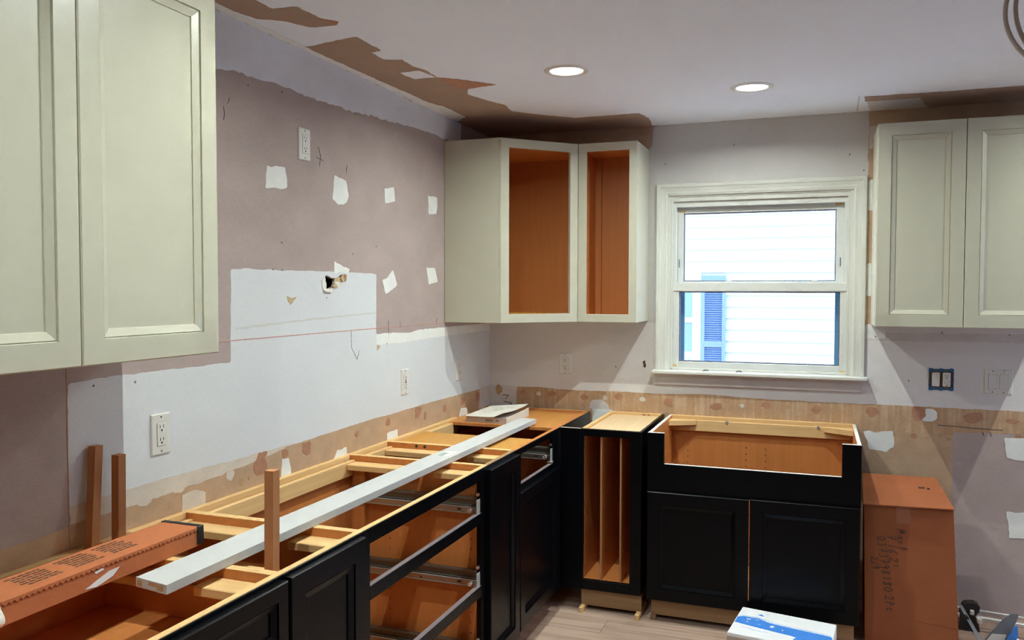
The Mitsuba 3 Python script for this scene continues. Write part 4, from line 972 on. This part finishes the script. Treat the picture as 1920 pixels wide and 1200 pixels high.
c = thing('printed_box', 'white cardboard box with a blue printed band on the floor before the sink cabinet', 'cardboard box')
T4 = [(1.437, -0.992), (1.828, -1.046), (1.856, -0.757), (1.474, -0.690)]       # near left, near right, far right, far left
ZT2 = 0.15
part(c, 'body', trimesh.convex.convex_hull(np.array([[x, y, z] for x, y in T4 for z in (0.0005, ZT2 - .004)] + [[(x - 1.645) * .992 + 1.645, (y + .87) * .992 - .87, ZT2] for x, y in T4])), 'carton_white')
Tm = np.array(T4)


def on_top(s, t):
    p = (Tm[0] * (1 - s) + Tm[1] * s) * (1 - t) + (Tm[3] * (1 - s) + Tm[2] * s) * t
    return (float(p[0]), float(p[1]))


def top_print(stl, t0, t1):
    return slab([on_top(s, t) for s, t in stl], ZT2 + t0, ZT2 + t1)


band = [(0.012, .40), (0.012, .60), (.06, .66), (.12, .665), (.16, .655), (.21, .675), (.27, .645), (.33, .60), (.42, .575), (.55, .56), (.72, .545), (.9, .53), (.975, .52), (.99, .47), (.99, .12), (.80, .10), (.66, .13), (.63, .20), (.66, .26), (.60, .29), (.45, .31), (.25, .35)]
part(c, 'blue_print', top_print(band, .0, .0005), 'print_blue', label='blue printed band')
edge = [(0.012, .645), (.06, .70), (.14, .70), (.22, .72), (.30, .68), (.42, .62), (.6, .60), (.78, .59), (.97, .565), (.97, .545), (.72, .565), (.42, .595), (.27, .665), (.16, .675), (.06, .68)]
part(c, 'blue_print', top_print(edge, .0, .0004), 'print_pale_blue')
part(c, 'blue_print', top_print([(.20, .80), (.235, .84), (.255, .81), (.275, .79), (.235, .775)], .0, .0005), 'print_blue')
spec = random.Random(5)
wp = []
for (s0, s1, t0, t1) in ((.11, .16, .57, .60), (.20, .24, .60, .615), (.12, .145, .48, .50), (.245, .275, .46, .475), (.37, .415, .44, .50), (.50, .51, .40, .44), (.70, .72, .17, .21), (.74, .78, .14, .20), (.86, .90, .17, .22), (.92, .97, .18, .24)):
    wp.append(top_print([(s0, t0), (s0 + .2 * (s1 - s0), t1), (s1, t1 - .005), (s1 - .1 * (s1 - s0), t0 + .004)], .0005, .0009))
part(c, 'white_print', cat(*wp), 'carton_white', kind='stuff')
gp = []
for (s0, s1, t) in ((.10, .20, .27), (.22, .32, .23), (.33, .38, .25), (.18, .23, .24), (.28, .31, .86), (.47, .50, .76), (.30, .32, .79)):
    gp.append(top_print([(s0, t), (s0, t + .010), (s1, t + .010), (s1, t)], .0, .0005))
part(c, 'grey_print', cat(*gp), 'print_pale_blue', kind='stuff')
sp = []
R0, R1 = np.array([1.828, -1.046]), np.array([1.856, -0.757])
for s0, s1, z0, z1 in ((.1, .5, .05, .06), (.1, .6, .07, .08), (.65, .9, .06, .09), (.1, .4, .09, .10)):
    a, b = R0 + (R1 - R0) * s0, R0 + (R1 - R0) * s1
    sp.append(trimesh.convex.convex_hull(np.array([[q[0] + o, q[1], z] for q in (a, b) for z in (z0, z1) for o in (.0002, .0008)])))
part(c, 'grey_print', cat(*sp), 'grey_plastic', kind='stuff')
part(c, 'front_flap', trimesh.convex.convex_hull(np.array([[x, y - o, z] for (x, y) in (T4[0], T4[1]) for z in (.002, ZT2 - .012) for o in (.0006, .003)])), 'carton_grey', label='unprinted grey side')

# ------------------------------------------------------------------ outlets and switches
def outlet(fr, u, v, label, kind='duplex', cat_='outlet', w=0.070, h=0.116):
    t = thing('outlet', label, cat_)
    pl = trimesh.convex.convex_hull(np.array([[u + sx * (w / 2 - e), v + sy * (h / 2 - e), n] for sx in (-1, 1) for sy in (-1, 1) for e, n in ((0, 0.0006), (0, 0.003), (0.003, 0.0062))]))
    part(t, 'cover_plate', fr.mesh(pl), 'white_plastic')
    part(t, 'shadow_gap', fr.box(u - .0178, u + .0178, v - .0345, v + .0345, .0061, .0066, 0), 'carton_grey')
    part(t, 'receptacle', fr.box(u - .0165, u + .0165, v - .0332, v + .0332, .006, .0082, .001), 'white_plastic')
    sl = []
    for dv in (.017, -.019):
        sl += [fr.box(u - .0075, u - .0052, v + dv, v + dv + .009, .008, .0085, 0), fr.box(u + .0052, u + .0075, v + dv + .001, v + dv + .009, .008, .0085, 0), fr.mesh(cyl((u, v + dv - .006, .008), (u, v + dv - .006, .0085), .0031, 14))]
    part(t, 'slots', cat(*sl), 'dark_slot')
    for s in (-1, 1):
        part(t, 'screw', fr.mesh(cyl((u, v + s * .049, .006), (u, v + s * .049, .0067), .003, 12)), 'galvanised_dull')
    if kind == 'gfci':
        part(t, 'test_button', fr.box(u - .006, u + .006, v - .0055, v + .000, .008, .0092, 0), 'dark_slot', label='black test button')
        part(t, 'reset_button', fr.box(u - .006, u + .006, v + .001, v + .0065, .008, .0092, 0), 'red_plastic', label='red reset button')
    return t


outlet(LW, -1.813, 2.064, 'white outlet high on the bare brown wall beneath the ceiling tape')
outlet(LW, -2.532, 1.122, 'white duplex outlet on the left wall nearest the wood sticks', w=.074, h=.118)
outlet(LW, -1.040, 1.116, 'white outlet with red and black buttons, middle of the white wall', 'gfci')
outlet(LW, -0.433, 1.121, 'white outlet on the left wall under the corner cabinet side')
outlet(BW, 0.455, 1.127, 'white duplex outlet on the far wall below the corner cabinet')

t = thing('switch_plate', 'white double rocker switch plate under the right wall cabinet', 'switch')
u, v, w, h = 2.558, 1.1105, 0.117, 0.116
part(t, 'cover_plate', BW.mesh(trimesh.convex.convex_hull(np.array([[u + sx * (w / 2 - e), v + sy * (h / 2 - e), n] for sx in (-1, 1) for sy in (-1, 1) for e, n in ((0, 0.0006), (0, 0.003), (0.003, 0.0062))]))), 'white_plastic')
for s in (-1, 1):
    a = u + s * .023
    part(t, 'shadow_gap', BW.box(a - .0178, a + .0178, v - .0345, v + .0345, .0061, .0066, 0), 'carton_grey')
    part(t, 'rocker', BW.mesh(trimesh.convex.convex_hull(np.array([[a + sx * .0165, v + sy * .033, n] for sx in (-1, 1) for sy, n in ((-1, .006), (-1, .0105), (1, .006), (1, .0075))]))), 'white_plastic')
    for q in (-1, 1):
        part(t, 'screw', BW.mesh(cyl((a, v + q * .049, .006), (a, v + q * .049, .0068), .003, 12)), 'galvanised_dull')
t = thing('junction_box', 'blue double electrical box with a switch and an outlet, no cover plate', 'junction box')
u, v = 2.320, 1.112
part(t, 'cavity', BW.box(u - .050, u + .050, v - .050, v + .050, .0006, .0015, 0), 'cavity_dark')
rimb = []
for a0, a1 in ((-.052, -.036), (-.008, .008), (.036, .052)):
    rimb += [BW.box(u + a0, u + a1, v + .036, v + .053, .0006, .006, .001), BW.box(u + a0, u + a1, v - .053, v - .036, .0006, .006, .001)]
rimb += [BW.box(u - .0535, u - .050, v - .05, v + .05, .0006, .005, .0008), BW.box(u + .050, u + .0535, v - .05, v + .05, .0006, .005, .0008), BW.box(u - .036, u + .036, v + .046, v + .050, .0006, .004, 0), BW.box(u - .036, u + .036, v - .050, v - .046, .0006, .004, 0)]
part(t, 'box_rim', cat(*rimb), 'blue_plastic', label='blue plastic box rim')
for s in (-1, 1):
    a = u + s * .0225
    part(t, 'yoke', cat(BW.box(a - .012, a + .012, v + .033, v + .050, .002, .0038, 0), BW.box(a - .012, a + .012, v - .050, v - .033, .002, .0038, 0)), 'galvanised_dull')
part(t, 'rocker_switch', BW.box(u - .0395, u - .0065, v - .033, v + .033, .0015, .009, .0015), 'white_plastic')
part(t, 'receptacle', BW.box(u + .0065, u + .0395, v - .033, v + .033, .0015, .009, .0015), 'white_plastic')
a = u + .023
part(t, 'slots', cat(*[m for dv in (.015, -.022) for m in (BW.box(a - .0075, a - .0055, v + dv, v + dv + .008, .009, .0094, 0), BW.box(a + .0055, a + .0075, v + dv, v + dv + .008, .009, .0094, 0), BW.mesh(cyl((a, v + dv - .006, .009), (a, v + dv - .006, .0094), .003, 12)))]), 'dark_slot')
part(t, 'wire_ends', cat(cyl((u - .062, -.004, v + .028), (u - .05, -.004, v + .028), .0012, 8), cyl((u - .060, -.004, v + .012), (u - .05, -.004, v + .012), .002, 8)), 'masking_tape')

# ------------------------------------------------------------------ tools on the floor, right corner
c = thing('rod_bracket', 'black bracket holding two shiny metal rods on the floor by the far wall', 'bracket')
part(c, 'rod', cyl((2.36, -.205, .062), (2.80, -.265, .060), .011, 16), 'steel', 40)
part(c, 'rod', cyl((2.36, -.175, .085), (2.80, -.235, .084), .006, 12), 'steel', 40)
jaw = rough([(2.385, .0), (2.385, .05), (2.40, .125), (2.435, .128), (2.47, .118), (2.465, .09), (2.45, .07), (2.462, .045), (2.47, .0)], .003, .012, seed=170)
m = trimesh.creation.extrude_polygon(jaw, .05, engine='earcut')
part(c, 'body', BW.mesh(m.apply_translation([0, 0, .18])), 'black_plastic')
part(c, 'pad', bx(2.425, 2.442, -.245, -.230, .080, .100, .002), 'carton_cream')
part(c, 'pad', bx(2.452, 2.470, -.262, -.230, .050, .070, .002), 'carton_cream')
c = thing('grey_lever', 'slim blue-grey lever bar leaning beside the black tool on the floor', 'lever')
part(c, 'bar', trimesh.convex.convex_hull(np.array([[2.372 + dx, -.30 + dy, .135] for dx in (0, .014) for dy in (0, .012)] + [[2.452 + dx, -.52 + dy, .0015] for dx in (0, .018) for dy in (0, .012)])), 'grey_plastic')
part(c, 'pivot', cyl((2.392, -.335, .10), (2.392, -.36, .10), .012, 16), 'black_plastic', 40)
c = thing('black_tool', 'rounded black tool lying on the floor next to the tall cardboard box', 'tool')
sph = trimesh.creation.icosphere(subdivisions=3, radius=1.0)
v = sph.vertices * [.055, .06, .042]
v = v * (1 + .18 * (meshkit.fbm(sph.vertices * 2 + 4, 3, 4)[:, None] - .5))
part(c, 'body', trimesh.Trimesh(v + [2.360, -.640, .048], sph.faces, process=False), 'black_plastic', True)
part(c, 'chuck', cyl((2.395, -.640, .052), (2.445, -.652, .05), .022, 20, .014), 'dark_slot', 40)
part(c, 'collar', cyl((2.388, -.638, .052), (2.402, -.641, .052), .027, 20), 'grey_plastic', 40)
c = thing('grey_sheet', 'grey pointed plastic sheet with a bright blue edge, standing before the metal rods', 'sheet')
pl = Polygon([(2.455, .0), (2.47, .03), (2.535, .125), (2.565, .150), (2.590, .150), (2.582, .118), (2.545, .035), (2.525, .0)])
part(c, 'sheet', BW.mesh(trimesh.creation.extrude_polygon(pl, .006, engine='earcut').apply_translation([0, 0, .36])), 'grey_plastic')
part(c, 'label', BW.mesh(trimesh.creation.extrude_polygon(Polygon([(2.458, .002), (2.49, .052), (2.545, .056), (2.53, .002)]), .0012, engine='earcut').apply_translation([0, 0, .3662])), 'carton_cream', label='pale pinkish label')
part(c, 'blue_edge', BW.mesh(trimesh.creation.extrude_polygon(Polygon([(2.532, .0), (2.548, .045), (2.575, .098), (2.584, .102), (2.586, .055), (2.578, .0)]), .014, engine='earcut').apply_translation([0, 0, .367])), 'print_blue', label='bright blue edge')
part(c, 'clip', cat(bx(2.579, 2.590, -.395, -.381, .0, .05, .002), bx(2.590, 2.66, -.40, -.385, .0, .012, .002)), 'carton_white')

# ------------------------------------------------------------------ cable hanging from the ceiling
c = thing('cable_coil', 'loops of grey-brown electrical cable hanging from the ceiling', 'cable')
pts = []
cx, cz = 2.222, 2.100
for i in range(64):
    a = 2.0 + i / 63 * (2 * math.pi * 2 + .2)
    k = i / 63
    rx, rz = (0.104 - .014 * k), (0.125 + .012 * k)
    pts.append([cx + .03 * k + rx * math.cos(a), -2.40 + .05 * math.sin(a) + .03 * k, cz + .02 * k + rz * math.sin(a)])
pts = [[cx - .02, -2.40, CEIL], [cx - .035, -2.38, CEIL - .08]] + pts
from scipy.interpolate import CubicSpline
ts = np.arange(len(pts))
pts = CubicSpline(ts, np.array(pts))(np.linspace(0, len(pts) - 1, 260))
put(c, tube(pts, 0.0046, 12), 'cable_sheath', True)
